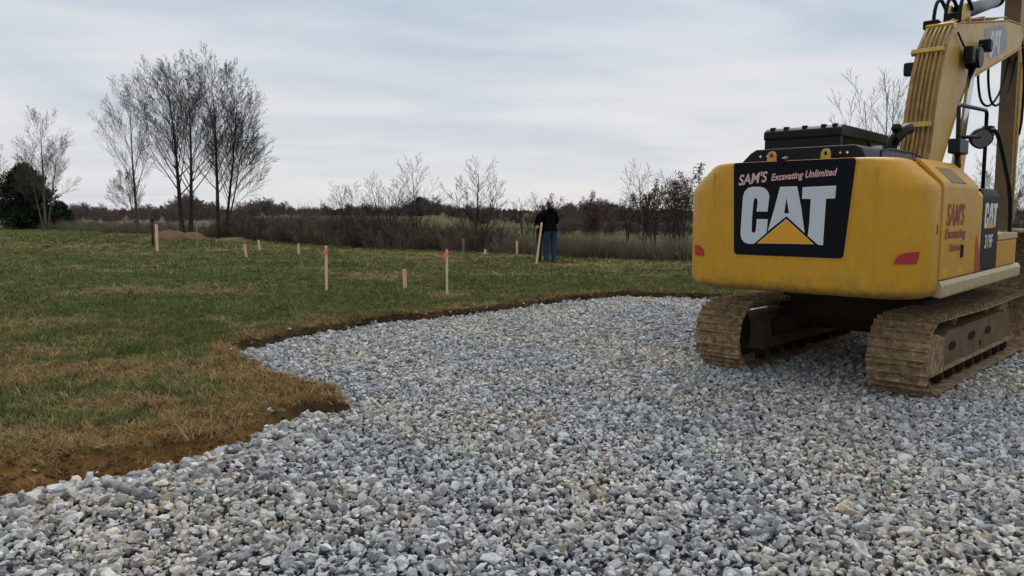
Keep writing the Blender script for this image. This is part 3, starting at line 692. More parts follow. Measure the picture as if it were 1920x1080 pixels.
def reflector(pts):
    # subdivide so that the lens follows the rounded corner
    bm = bmesh.new(); poly_mesh(bm, [pts], lambda p, h: (p[0], 0, p[1]), 0)
    bmesh.ops.delete(bm, geom=[f for f in bm.faces if f.calc_area() < 1e-9], context='FACES'); bm.free()
    n_ = 12; x0 = min(p[0] for p in pts); x1 = max(p[0] for p in pts); bm = bmesh.new(); T = []; B = []
    def span(x):
        zs = []
        for i in range(len(pts)):
            a, b_ = pts[i], pts[(i + 1) % len(pts)]
            if (a[0] - x) * (b_[0] - x) <= 0 and a[0] != b_[0]: zs.append(a[1] + (b_[1] - a[1]) * (x - a[0]) / (b_[0] - a[0]))
        return min(zs), max(zs)
    for k in range(n_ + 1):
        x = x0 + (x1 - x0) * min(max(k / n_, 1e-4), 1 - 1e-4); lo, hi = span(x)
        c_ = [on_cw((x, lo), .0), on_cw((x, lo), .014), on_cw((x, hi), .014), on_cw((x, hi), .0)]; T.append([bm.verts.new(v) for v in c_])
    for a, b_ in zip(T, T[1:]):
        for j in range(3): bm.faces.new((a[j], a[j + 1], b_[j + 1], b_[j]))
    bm.faces.new(T[0]); bm.faces.new(T[-1]); bm_obj('reflector', bm, M['red'], cw)
reflector([(1.02, 1.385), (1.19, 1.385), (1.20, 1.50), (1.10, 1.49), (1.045, 1.46)])
reflector([(-.955, 1.385), (-1.10, 1.385), (-1.11, 1.50), (-1.03, 1.495), (-.97, 1.46)])
for xx in (-.845, .845): box('seam_rib', (xx - .008, xx + .008, RU - .004, RU + .01, 1.18, 2.30), M['yellow'], cw, .003, 1)
box('tie_slot', (1.262, 1.2745, -2.075, -2.06, 1.66, 1.75), M['dark'], cw, 0)
for xx in (-.25, .31):                                             # lifting eyes
    bm = bmesh.new(); a_ = [(.045 * math.cos(t_), .055 * math.sin(t_)) for t_ in [math.pi * k / 8 for k in range(9)]]
    lp = [(.045, -.07)] + a_ + [(-.045, -.07)]; hl = [(.02 * math.cos(t_), .022 * math.sin(t_) + .005) for t_ in [2 * math.pi * k / 10 for k in range(10)]]
    poly_mesh(bm, [lp, hl], lambda p, h, X=xx: (X + p[0], -2.37 - h, 2.445 + p[1]), .03); bm_obj('lifting_eye', bm, M['boom'], cw)
bm = bmesh.new(); bm_tube(bm, [(-.09, -2.535, 2.375), (-.09, -2.40, 2.39)], [.035, .05], 14); bm_obj('rear_camera', bm, M['black'], cw)

# main housing behind the doors
def sect(hw, top_hw, z0, z1, z2): return [(-hw, z0), (hw, z0), (hw, z1), (top_hw, z2), (-top_hw, z2), (-hw, z1)]
prism('engine_housing', sect(1.235, 1.0, 1.12, 2.13, 2.365), -1.955, -.42, M['yellow'], EX, 'y', bev=.012)
prism('deck_frame', [(-1.90, 1.02), (1.95, 1.02), (2.05, 1.12), (1.95, 1.19), (-1.90, 1.19)], -1.2, 1.2, M['dark'], EX, bev=.01)
# side door on the right: flat face with the sloping shoulder above it, rounded rear edge
door_prof = [(1.236, 1.205), (1.278, 1.205), (1.278, 2.120), (1.262, 2.165), (1.045, 2.392), (1.01, 2.398), (1.01, 2.367), (1.236, 2.13)]
door = prism('side_door', door_prof, -1.93, -.56, M['yellow'], EX, 'y', bev=.014, seg=3)
prism('door_end', [(1.236, 1.205), (1.270, 1.205), (1.270, 2.05), (1.236, 2.10)], -.548, -.30, M['yellow'], EX, 'y', bev=.008)
sv = Vector((1.262, 2.165)); ev = Vector((1.045, 2.392))
def on_sh(p, h):
    q = sv.lerp(ev, p[1]); nn = Vector((.723, .691)); return (q.x + nn.x * h, p[0], q.y + nn.y * h)
decal('vent', [[(-1.62, -.02), (-1.05, -.02), (-1.12, .66), (-1.66, .66)]], on_sh, .004, M['grille'], door)
PS = lambda p, h: (1.2785 + h, p[0], p[1])
text_loops_obj('lettering', "SAM'S", .30, PS, M['redtext'], door, .25, .006, 0, (-1.80, 1.74), .86)
text_loops_obj('lettering', "Excavating", .135, PS, M['redtext'], door, .25, .004, 0, (-1.83, 1.61), 1.36)
text_loops_obj('lettering', "Unlimited", .10, PS, M['redtext'], door, .25, .003, 0, (-1.65, 1.48), 1.15)
decal('warning_decal', [[(-1.85, 1.22), (-1.70, 1.22), (-1.70, 1.31), (-1.85, 1.31)]], PS, .003, M['tri'], door)
decal('warning_decal', [[(-1.34, 1.23), (-1.12, 1.23), (-1.12, 1.31), (-1.34, 1.31)]], PS, .003, M['tri'], door)
decal('door_latch', [[(-1.20, 1.40), (-1.12, 1.40), (-1.12, 1.53), (-1.20, 1.53)]], PS, .012, M['dark'], door)
decal('stripe', [[(-.58, 1.21), (-.31, 1.21), (-.36, 1.40), (-.50, 1.56), (-.565, 1.62)]], PS, .003, M['red'], door)
for side in (-1,):
    prism('side_door', [(-a, b_) for a, b_ in door_prof], -1.93, -.50, M['yellow'], EX, 'y', bev=.014, seg=3)
sill = prism('side_sill', [(1.205, 1.05), (1.295, 1.03), (1.305, 1.05), (1.305, 1.155), (1.28, 1.195), (1.205, 1.198)], -1.93, 1.80, M['cream'], EX, 'y', bev=.006)
prism('side_sill', [(-1.205, 1.05), (-1.295, 1.03), (-1.305, 1.05), (-1.305, 1.155), (-1.28, 1.195), (-1.205, 1.198)], -1.93, 1.80, M['cream'], EX, 'y', bev=.006)
# black model panel
mp_ = prism('model_panel', [(.86, 1.20), (1.272, 1.20), (1.272, 2.06), (1.235, 2.13), (.86, 2.13)], -.292, .52, M['panelblack'], EX, 'y', bev=.02, seg=3)
PM = lambda p, h: (1.2725 + h, p[0], p[1])
def place_logo(loops, u0, u1, z0, z1): 
    return [[(u0 + (q[0] + .507) / (.465 + .507) * (u1 - u0), z0 + (q[1] - 1.54) / (2.124 - 1.54) * (z1 - z0)) for q in lp] for lp in loops]
for lp in ([Cc], Ac, [Tc]): decal('letter', place_logo(lp, -.20, .42, 1.68, 1.97), PM, .0025, M['white'], mp_)
decal('triangle', place_logo([[(-.018, 1.792), (.268, 1.551), (-.318, 1.543)]], -.20, .42, 1.68, 1.97), PM, .0025, M['tri'], mp_)
text_loops_obj('lettering', '319F', .21, PM, M['white'], mp_, 0, .006, 0, (-.15, 1.46), .95)
# tool box and step at the front right corner
tb = box('tool_box', (.72, 1.262, .60, 1.68, 1.20, 1.52), M['yellow'], EX, .02, 3)
prism('tool_box_lid', [(.585, 1.525), (1.70, 1.525), (1.66, 1.60), (.80, 1.625), (.62, 1.60)], .71, 1.275, M['cream'], tb, 'x', bev=.012)
# hood
hood = prism('engine_hood', [(-.70, 2.367), (.66, 2.367), (.60, 2.50), (.54, 2.535), (-.50, 2.535), (-.56, 2.50)], -2.24, -.62, M['black'], EX, 'y', bev=.015)
for xx in (-.44, -.36, .40, .47): decal('bolt', [[(xx + .012 * math.cos(t_), 2.46 + .012 * math.sin(t_)) for t_ in [2 * math.pi * k / 8 for k in range(8)]]], lambda p, h: (p[0], -2.241 - h, p[1]), .01, M['chrome'], hood)
tube('grab_rail', [(.74, -2.1, 2.38), (.74, -2.1, 2.50), (.74, -.75, 2.50), (.74, -.75, 2.38)], .013, M['black'], EX, 8, 1)
for q in (-1.75, -1.3, -.9): tube('grab_post', [(.74, q, 2.37), (.74, q, 2.50)], .010, M['cyl'], EX, 6)
ex = tube('exhaust_pipe', [(.42, -.78, 2.52), (.42, -.78, 2.62), (.46, -.72, 2.72), (.50, -.60, 2.80), (.52, -.50, 2.82)], .068, M['black'], EX, 14, 1)
bm = bmesh.new(); bmesh.ops.create_icosphere(bm, subdivisions=2, radius=.058, matrix=Matrix.Translation((.50, -.86, 2.80))); bm_tube(bm, [(.49, -.84, 2.62), (.50, -.86, 2.79)], .028, 10); bm_obj('pre_cleaner', bm, M['black'], EX, True)
# cab on the left
cab = empty('cab', (0, 0, 0)); cab.parent = EX
CX0, CX1, CY0, CY1 = -1.25, -.27, -.44, 1.46
prism('cab_body', [(CY0, 1.2), (CY1 + .05, 1.2), (CY1 + .12, 1.75), (CY0, 1.95)], CX0, CX1, M['black'], cab, bev=.02)
for (xx, y0, y1, lean) in ((CX0, CY0, CY0 + .11, 0), (CX1 - .09, CY0, CY0 + .11, 0), (CX0, .62, .72, 0), (CX1 - .09, .62, .70, 0), (CX0, CY1 - .02, CY1 + .06, -.13), (CX1 - .08, CY1 - .02, CY1 + .06, -.13)):
    prism('pillar', [(y0, 1.74), (y1, 1.74), (y1 + lean, 2.80), (y0 + lean, 2.80)], xx, xx + .085, M['black'], cab, bev=.012)
rf = prism('cab_roof', [(CY0 - .015, 2.795), (CY1 - .06, 2.795), (CY1 - .05, 2.87), (CY1 - .18, 2.925), (CY0 + .06, 2.945), (CY0 - .015, 2.90)], CX0 - .012, CX1 + .012, M['black'], cab, bev=.025, seg=3)
box('roof_hatch', (-1.05, -.5, .05, .75, 2.93, 2.962), M['black'], rf, .012)
for xx in (-1.16, -.98, -.74, -.50, -.36): box('roof_clip', (xx - .03, xx + .03, CY0 + .02, CY0 + .09, 2.915, 2.958), M['black'], rf, .01)
box('rear_header', (CX0 + .05, CX1 - .05, CY0 + .004, CY0 + .05, 2.60, 2.80), M['black'], cab, .01)
def pane(y0, y1, z0, z1, X): box('window', (X, X + .006, y0, y1, z0, z1), M['glass'], cab, 0)
pane(CY0 + .10, .625, 1.93, 2.80, CX1 - .03); pane(.70, CY1 - .10, 1.80, 2.80, CX1 - .03); pane(CY0 + .10, .625, 1.93, 2.80, CX0 + .02); pane(.71, CY1 - .10, 1.80, 2.80, CX0 + .02)
box('window', (CX0 + .085, CX1 - .09, CY0 + .03, CY0 + .036, 1.95, 2.62), M['glass'], cab, 0)
prism('window', [(CY1 + .02, 1.76), (CY1 + .03, 1.76), (CY1 - .08, 2.80), (CY1 - .09, 2.80)], CX0 + .085, CX1 - .08, M['glass'], cab, bev=0)
seat = prism('operator_seat', [(.15, 1.75), (.70, 1.75), (.72, 1.88), (.32, 1.90), (.22, 2.50), (.10, 2.55), (.06, 2.48)], -1.0, -.52, M['rubber'], cab, bev=.03)
# hand rails and mirror on the right deck
tube('hand_rail', [(1.06, -.52, 2.36), (1.06, -.62, 2.62), (1.06, -.66, 3.00), (1.06, -.60, 3.03), (1.06, .56, 3.08), (1.06, .62, 3.05), (1.06, .64, 2.62), (1.06, .64, 2.15)], .022, M['black'], EX, 8)
tube('hand_rail', [(1.06, -.62, 2.68), (1.06, .30, 2.75), (1.06, .64, 2.84)], .022, M['black'], EX, 8)
tube('hand_rail', [(1.10, .64, 2.82), (1.16, .50, 2.84), (1.19, .64, 2.80), (1.20, 1.02, 2.48), (1.20, 1.46, 2.12), (1.20, 1.58, 1.75), (1.20, 1.56, 1.58)], .026, M['black'], EX, 8, 1)
box('work_lamp', (1.00, 1.12, -.78, -.40, 2.50, 2.66), M['black'], EX, .02, 3); tube('lamp_stalk', [(1.06, -.6, 2.25), (1.06, -.6, 2.52)], .03, M['black'], EX, 8)
bm = bmesh.new(); mo = [(.115 * math.cos(t_) * (1 + .15 * math.cos(2 * t_)), .125 * math.sin(t_)) for t_ in [2 * math.pi * k / 20 for k in range(20)]]
mv = Matrix.Rotation(rad(38), 4, 'Z') @ Matrix.Rotation(rad(14), 4, 'X')
poly_mesh(bm, [mo], lambda p, h: mv @ Vector((p[0], -h, p[1])), .05); mir = bm_obj('mirror', bm, M['black'], EX); mir.location = (1.06, .36, 2.74)
bm = bmesh.new(); poly_mesh(bm, [[(p[0] * .88, p[1] * .86) for p in mo]], lambda p, h: mv @ Vector((p[0], -.0505 - h, p[1])), .003); mg = bm_obj('mirror_glass', bm, M['mirror'], mir)
tube('mirror_arm', [(1.06, .62, 2.80), (1.06, .38, 2.76)], .016, M['black'], mir, 8).location = (-1.06, -.36, -2.74)
box('rail_bracket', (1.02, 1.14, .58, .72, 2.78, 2.90), M['black'], EX, .015)

# --- boom
B0, B1 = -.04, .32
top_edge = [(.42, 1.80), (.80, 2.20), (1.12, 2.64), (1.27, 3.25), (1.45, 3.72), (1.68, 4.12), (1.95, 4.37), (2.29, 4.51), (4.16, 4.85), (5.27, 5.06), (6.25, 5.16)]
low_edge = [(6.52, 4.98), (6.40, 4.80), (4.33, 4.21), (2.98, 3.84), (2.66, 3.62), (2.28, 3.23), (1.79, 2.68), (1.10, 1.95), (.75, 1.55), (.5, 1.52)]
boom = prism('boom', top_edge + low_edge, B0, B1, M['boom'], EX, bev=.014)
# flanges standing proud along the edges
def offs(path, d):
    out = []; 
    for i, p_ in enumerate(path):
        a, b_ = Vector(path[max(i - 1, 0)]), Vector(path[min(i + 1, len(path) - 1)]); t_ = (b_ - a).normalized(); out.append((p_[0] - t_.y * d, p_[1] + t_.x * d))
    return out
def strip(name, path, d0, d1, x0, x1, mat, parent):
    bm = bmesh.new(); A = offs(path, d0); Bq = offs(path, d1); rows = []
    for a, b_ in zip(A, Bq): rows.append([bm.verts.new((x0, *a)), bm.verts.new((x1, *a)), bm.verts.new((x1, *b_)), bm.verts.new((x0, *b_))])
    for p_, q in zip(rows, rows[1:]):
        for j in range(4): bm.faces.new((p_[j], p_[(j + 1) % 4], q[(j + 1) % 4], q[j]))
    bm.faces.new(rows[0]); bm.faces.new(rows[-1][::-1]); return bm_obj(name, bm, mat, parent)
strip('top_plate', top_edge[1:], .001, .020, B0 - .012, B1 + .012, M['pipe'], boom)
strip('bottom_plate', low_edge[1:-1], .001, .020, B0 - .012, B1 + .012, M['boom'], boom)
def dense(path, n_=4):
    out = []
    for a, b_ in zip(path, path[1:]):
        for k in range(n_): out.append((a[0] + (b_[0] - a[0]) * k / n_, a[1] + (b_[1] - a[1]) * k / n_))
    return out + [path[-1]]
pp = offs(top_edge[1:10], .062)
for i, xx in enumerate((.00, .055, .115, .165, .225, .285)):
    end = len(pp) if i in (2, 3, 5) else 7
    tube('hydraulic_line', [(xx, a, b_) for a, b_ in pp[:end]], .013 if i % 2 else .018, M['pipe'], boom, 8, 1)
for (ci, t_) in ((1, .15), (2, .6), (4, .75), (6, .2), (7, .3), (7, .75)):
    a = Vector(top_edge[ci]).lerp(Vector(top_edge[ci + 1]), t_); d_ = (Vector(top_edge[ci + 1]) - Vector(top_edge[ci])).normalized(); nn = Vector((-d_.y, d_.x))
    q = [a + d_ * .035 + nn * .022, a + d_ * .035 + nn * .092, a - d_ * .035 + nn * .092, a - d_ * .035 + nn * .022]
    prism('line_clamp', [tuple(v) for v in q], B0 - .005 - (.05 if ci == 4 else 0), B1 - .01, M['boom'], boom, bev=.006)
# boom pivot brackets, cylinders
for xx in (B0 - .075, B1 + .015): prism('boom_bracket', [(-.35, 1.18), (1.05, 1.18), (.85, 1.9), (.45, 2.0), (.15, 1.75)], xx, xx + .06, M['boom'], EX, bev=.01)
for xx, nm in ((B1 + .11, 1), (B0 - .11, -1)):
    pin = Vector((xx, 2.62, 4.06)); foot = Vector((xx, 1.72, 1.42)); d_ = (pin - foot).normalized(); mid_ = foot + d_ * 1.45
    bc = tube('boom_cylinder', [foot, mid_], .085, M['boom'], EX, 16); tube('rod', [mid_, pin], .048, M['chrome'], bc, 14)
    bm = bmesh.new(); bm_tube(bm, [(xx - .085, pin.y, pin.z), (xx + .10, pin.y, pin.z)], .145, 18); bm_box(bm, xx - .06, xx + .07, pin.y - .34, pin.y + .10, pin.z - .10, pin.z + .13, .03); bm_obj('cylinder_pin_hub', bm, M['black'], bc)
    lm_ = box('boom_lamp', (xx - .08, xx + .09, 3.18, 3.34, 4.24, 4.42), M['black'], boom, .035, 3) if nm > 0 else None
box('boom_lamp', (B0 - .17, B0 - .03, 1.62, 1.76, 3.76, 3.94), M['black'], boom, .03, 3)
tube('hose', [(B1 + .03, 2.9, 4.2), (B1 + .10, 3.0, 4.30), (B1 + .10, 3.18, 4.33)], .015, M['rubber'], boom, 6, 1)
tube('hose', [(B1 + .03, 2.05, 4.34), (B1 + .04, 2.3, 4.22), (B1 + .05, 2.45, 4.16)], .014, M['rubber'], boom, 6, 1)
PB = lambda p, h: (B1 + .0005 + h, p[0], p[1])
decal('logo_plate', [rounded([(3.62, 4.66), (3.95, 4.26), (4.25, 4.30), (5.20, 4.56), (5.26, 4.72), (5.0, 4.95), (4.4, 4.83)], .12)], PB, .002, M['grey'], boom)
PB2 = lambda p, h: (B1 + .003 + h, p[0], p[1] + .19 * (p[0] - 4.4))
for lp in ([Cc], Ac, [Tc]): decal('letter', place_logo(lp, 4.08, 4.78, 4.34, 4.76), PB2, .0025, M['white'], boom)
# stick cylinder on top of the boom
sc_ = tube('stick_cylinder', [(.14, 2.98, 4.80), (.14, 5.10, 5.40)], .112, M['cyl'], EX, 18)
tube('cylinder_cap', [(.14, 2.86, 4.767), (.14, 3.06, 4.823)], .128, M['black'], sc_, 18); tube('cylinder_gland', [(.14, 5.0, 5.372), (.14, 5.2, 5.428)], .126, M['dark'], sc_, 18); tube('rod', [(.14, 5.1, 5.40), (.14, 6.55, 5.81)], .056, M['chrome'], sc_, 14)
for xx in (.02, .22): prism('cylinder_bracket', [(2.45, 4.50), (3.05, 4.62), (2.98, 4.86), (2.80, 4.90)], xx, xx + .05, M['boom'], boom, bev=.008)
for xx in (-.03, .12, .30):
    tube('hose', [(xx, 2.28, 4.50), (xx, 2.30, 4.72), (xx, 2.42, 4.90), (xx, 2.62, 4.95), (xx, 2.80, 4.90), (xx, 2.95, 4.82)], .026, M['rubber'], boom, 8, 1)
box('valve_block', (.04, .24, 2.55, 2.80, 4.60, 4.74), M['black'], boom, .03)
box('valve_block', (-.10, .10, 2.02, 2.20, 4.44, 4.56), M['dark'], boom, .02)
# stick
stk = prism('stick', [(6.66, 1.5), (7.00, 1.5), (7.30, 4.4), (7.35, 5.2), (6.98, 6.5), (6.62, 6.5), (6.60, 5.2)], .00, .235, M['stick'], EX, bev=.014)
strip('stick_flange', [(6.66, 1.5), (6.60, 5.2), (6.62, 6.5)], .001, .02, -.012, .247, M['stick_shade'], stk)
tube('hose', [(.27, 6.7, 5.0), (.31, 6.9, 4.4), (.29, 7.05, 3.6), (.26, 7.02, 3.3)], .022, M['rubber'], stk, 8, 1)
for q in (.10, .22): tube('hose', [(q, 4.30 + q, 4.22), (q, 4.36 + q, 3.95), (q, 4.62 + q, 3.66), (q, 5.4, 3.66), (q, 6.2, 4.05), (q, 6.62, 4.7)], .020, M['rubber'], boom, 8, 2)
tube('hydraulic_line', [(.262, 6.85, 4.6), (.262, 6.85, 2.0)], .02, M['boom'], stk, 8)
bc = tube('bucket_cylinder', [(.12, 7.50, 4.9), (.12, 7.35, 3.3)], .09, M['boom'], stk, 14); tube('rod', [(.12, 7.35, 3.3), (.12, 7.22, 2.0)], .045, M['chrome'], bc, 12)
prism('bucket_link', [(6.74, 1.62), (6.86, 1.62), (7.30, 2.05), (7.20, 2.10)], -.04, .28, M['mud'], stk, bev=.01)
bk = prism('bucket', [(6.62, 1.52), (7.12, 1.55), (7.45, 1.2), (7.55, .8), (7.35, .40), (6.9, .2), (6.35, .25), (6.35, .29), (6.88, .25), (7.30, .44), (7.49, .8), (7.40, 1.17), (7.08, 1.49), (6.62, 1.48)], -.38, .70, M['mud'], EX, bev=.004)
for xx in (-.40, .702): prism('bucket_side', [(6.62, 1.51), (7.12, 1.54), (7.45, 1.2), (7.55, .8), (7.35, .40), (6.9, .2), (6.36, .26)], xx, xx + .02, M['mud'], bk, bev=.003)
for k in range(5): 
    xx = -.35 + k * .235; prism('tooth', [(6.38, .24), (6.38, .31), (6.14, .24)], xx, xx + .08, M['mud'], bk, bev=.004)

# ------------------------------------------------------------------ bare trees
def unit(v): return v / (np.linalg.norm(v) + 1e-9)
class Grower:
    def __init__(s, seed): s.r = np.random.default_rng(seed); s.polys = {0: [], 1: []}
    def branch(s, p, d, length, r0, level, spec):
        """spec: per level dict(n, ang, ratio, wig, up, pts)"""
        k = spec[level]; r = s.r; n = k['pts']; P = [p]; R_ = [r0]; q = p; dd = d
        end = r0 * k.get('taper', .25)
        for i in range(n):
            dd = unit(dd + r.normal(0, k['wig'], 3) + np.array([0, 0, k['up']])); q = q + dd * length / n; P.append(q); R_.append(r0 + (end - r0) * ((i + 1) / n) ** .8)
        s.polys[0 if level <= spec[0].get('trunk_levels', 0) else 1].append((np.array(P), np.array(R_)))
        if level + 1 >= len(spec): return
        kk = spec[level + 1]; m_ = max(1, int(round(k['n'] * r.uniform(.85, 1.15)))); az = r.uniform(0, 6.28)
        for j in range(m_):
            t_ = k['t0'] + (1 - k['t0']) * ((j + r.uniform(.1, .9)) / m_); t_ = min(t_, .985)
            f = t_ * n; i = min(int(f), n - 1); base = P[i] + (P[i + 1] - P[i]) * (f - i); ax = unit(P[i + 1] - P[i])
            az += 2.4 + r.normal(0, .35); o = unit(np.cross(ax, np.array([.3, .2, 1]) if abs(ax[2]) < .9 else np.array([1, 0, 0]))); o2 = np.cross(ax, o)
            side = o * math.cos(az) + o2 * math.sin(az); an = k['ang'] * r.uniform(.75, 1.25)
            ln = length * k['ratio'] * (1 - k.get('fall', .6) * ((t_ - k['t0']) / (1 - k['t0'] + 1e-6))) * r.uniform(.7, 1.2)
            rr_ = min((R_[i] + (R_[i + 1] - R_[i]) * (f - i)) * .62, r0 * .6); rr_ = max(rr_ * k.get('thin', .8), spec[0]['rmin'])
            s.branch(base, unit(ax * math.cos(an) + side * math.sin(an)), ln, rr_, level + 1, spec)
def tubes_mesh(name, polys, sides_of, mat):
    Vs = []; Fs = []; off = 0; groups = {}
    for P, R_ in polys: groups.setdefault((len(P), sides_of(R_[0])), []).append((P, R_))
    for (n, sd), lst in groups.items():
        P = np.stack([a for a, _ in lst]); R_ = np.stack([b for _, b in lst]); m_ = len(lst)
        T = np.empty_like(P); T[:, 1:-1] = P[:, 2:] - P[:, :-2]; T[:, 0] = P[:, 1] - P[:, 0]; T[:, -1] = P[:, -1] - P[:, -2]
        T /= np.linalg.norm(T, axis=2, keepdims=True) + 1e-9
        ref = np.where(np.abs(T[:, :1, 2:3]) < .95, np.array([0, 0, 1.0]), np.array([1.0, 0, 0])); A = np.cross(T, np.broadcast_to(ref, T.shape)); A /= np.linalg.norm(A, axis=2, keepdims=True) + 1e-9; B = np.cross(T, A)
        ang = np.arange(sd) * 2 * math.pi / sd
        V = P[:, :, None] + R_[:, :, None, None] * (A[:, :, None] * np.cos(ang)[:, None] + B[:, :, None] * np.sin(ang)[:, None])
        ix = off + np.arange(m_ * n * sd).reshape(m_, n, sd); nx_ = np.roll(ix, -1, 2)
        Fs.append(np.stack([ix[:, :-1], nx_[:, :-1], nx_[:, 1:], ix[:, 1:]], -1).reshape(-1, 4)); Vs.append(V.reshape(-1, 3)); off += m_ * n * sd
    me = np_mesh(name, np.concatenate(Vs), np.concatenate(Fs)); me.materials.append(mat)
    me.polygons.foreach_set('use_smooth', np.ones(len(me.polygons), bool)); return me
def sides_of(r): return 8 if r > .08 else (5 if r > .03 else 3)
BIG = lambda rmin, dens=1.0: [dict(n=28 * dens, t0=.28, ang=.68, ratio=.47, fall=.58, wig=.016, up=.03, pts=12, taper=.07, rmin=rmin, trunk_levels=0, thin=.58),
      dict(n=8, t0=.20, ang=.44, ratio=.50, fall=.50, wig=.03, up=.055, pts=6, taper=.22, thin=.65),
      dict(n=5, t0=.15, ang=.44, ratio=.50, fall=.40, wig=.03, up=.05, pts=4, taper=.35, thin=.6),
      dict(n=3, t0=.2, ang=.42, ratio=.62, fall=.3, wig=.03, up=.04, pts=2, taper=.5, thin=.6),
      dict(n=0, t0=0, ang=0, ratio=0, wig=.03, up=.04, pts=2, taper=.6)]
SHRUB = lambda rmin: [dict(n=13, t0=.18, ang=.62, ratio=.50, fall=.55, wig=.05, up=.03, pts=7, taper=.15, rmin=rmin, thin=.7),
      dict(n=7, t0=.15, ang=.58, ratio=.50, fall=.5, wig=.06, up=.06, pts=4, taper=.25),
      dict(n=4, t0=.15, ang=.52, ratio=.55, fall=.4, wig=.07, up=.05, pts=3, taper=.4),
      dict(n=0, t0=0, ang=0, ratio=0, wig=.07, up=.04, pts=2, taper=.5)]
def tree_meshes(seed, stems, spec, bark_, twig_):
    """stems: list of (offset xy, lean xy, length, radius)"""
    g = Grower(seed)
    for (o, ln, length, r0) in stems:
        g.branch(np.array([o[0], o[1], -.15]), unit(np.array([ln[0], ln[1], 1.0])), length, r0, 0, spec)
    return tubes_mesh('trunk', g.polys[0], sides_of, bark_), tubes_mesh('crown', g.polys[1], sides_of, twig_), g
def leaves_mesh(g, n_, size, mat, seed, zmin=0.0):
    r_ = np.random.default_rng(seed); tips = np.array([p[-1] for p, r in g.polys[1] if p[-1][2] > zmin]); 
    t_ = tips[r_.integers(0, len(tips), n_)] + r_.normal(0, size * 1.2, (n_, 3)); a = r_.normal(size=(n_, 3)); a /= np.linalg.norm(a, axis=1)[:, None]; b_ = np.cross(a, r_.normal(size=(n_, 3))); b_ /= np.linalg.norm(b_, axis=1)[:, None]
    s = size * r_.uniform(.5, 1.2, (n_, 1)); V = np.stack([t_ + a * s, t_ + b_ * s * .5, t_ - a * s, t_ - b_ * s * .5], 1).reshape(-1, 3)
    me = np_mesh('leaf', V, np.arange(4 * n_).reshape(-1, 4)); me.materials.append(mat); return me
def gz(x, y): return float(ground_z(np.array([x]), np.array([y]))[0])
def ray_xy(px, depth):                                # a spot at a known distance, seen in column px of a 1920-wide frame
    return (px - 960) / 1450 * depth, depth
def place_tree(name, meshes, x, y, label, cat='tree', rz=0.0, s=1.0, group=None, leaves=None, sink=.1):
    e = empty(name, (x, y, gz(x, y) - sink), rz, label, cat, group); e.scale = (s, s, s)
    tr_ = link_mesh('trunk', meshes[0], None, e); cr_ = link_mesh('crown', meshes[1], None, e)
    if leaves: lf = link_mesh('withered_leaf', leaves, None, cr_); tag(lf, kind='stuff')
    return e
T1 = tree_meshes(1, [((-.22, 0), (-.035, 0), 9.7, .19), ((.20, .1), (.065, .02), 9.3, .17)], BIG(.0078, 1.1), M['bark'], M['twig'])
x, y = ray_xy(350, 48); place_tree('maple_tree', T1[:2], x, y, 'tallest bare tree, twin trunks and a dense crown, behind the clay mound')
T2 = tree_meshes(2, [((-.15, 0), (.05, 0), 9.3, .15), ((.10, .1), (.17, .03), 8.2, .12), ((.2, -.1), (.30, -.02), 6.4, .08)], BIG(.0075, 1.0), M['bark'], M['twig'])
x, y = ray_xy(414, 45); place_tree('maple_tree', T2[:2], x, y, 'bare tree with forked trunks leaning out beside the twin-trunked tree')
T3 = tree_meshes(3, [((0, 0), (-.05, 0), 9.0, .13), ((.1, 0), (-.30, .0), 4.2, .07)], BIG(.0062, .72), M['palebark'], M['twig'])
x, y = ray_xy(262, 52); place_tree('ash_tree', T3[:2], x, y, 'slender bare tree with one thin pale trunk, near dark post')
T4 = tree_meshes(4, [((0, 0), (.02, 0), 8.6, .14), ((.1, .1), (.14, 0), 6.8, .10), ((-.1, 0), (-.2, 0), 6, .08)], BIG(.0065, .6), M['palebark'], M['palebark'])
x, y = ray_xy(88, 63); place_tree('ash_tree', T4[:2], x, y, 'pale bare tree with thin branches in front of the evergreen')
x, y = ray_xy(-8, 74); place_tree('ash_tree', T3[:2], x, y, 'grey bare tree standing on the left beyond the evergreen', rz=2.0, s=.75)
STEMS = [dict(n=11, t0=.25, ang=.42, ratio=.36, fall=.5, wig=.02, up=.03, pts=10, taper=.10, rmin=.0075, thin=.55),
      dict(n=6, t0=.2, ang=.42, ratio=.48, fall=.4, wig=.03, up=.05, pts=5, taper=.3, thin=.6),
      dict(n=2, t0=.3, ang=.42, ratio=.55, fall=.3, wig=.03, up=.04, pts=3, taper=.5, thin=.6), dict(n=0, t0=0, ang=0, ratio=0, wig=.03, up=.04, pts=2, taper=.6)]
T5 = tree_meshes(5, [((0, 0), (.02, 0), 8.4, .09), ((.1, .1), (.12, .05), 8.0, .08), ((-.1, .05), (-.10, .0), 8.1, .08), ((-.05, -.1), (-.24, .1), 7.6, .07), ((0, .1), (.22, .2), 7.6, .07)], STEMS, M['bark'], M['bark'])
x, y = ray_xy(1652, 33); place_tree('ash_tree', T5[:2], x, y, 'thin bare tree rising behind the excavator cab and boom', s=.98)
x, y = ray_xy(1880, 31); place_tree('ash_tree', T4[:2], x, y, 'bare tree seen behind the excavator hand rails and mirror', rz=1.2, s=.62)
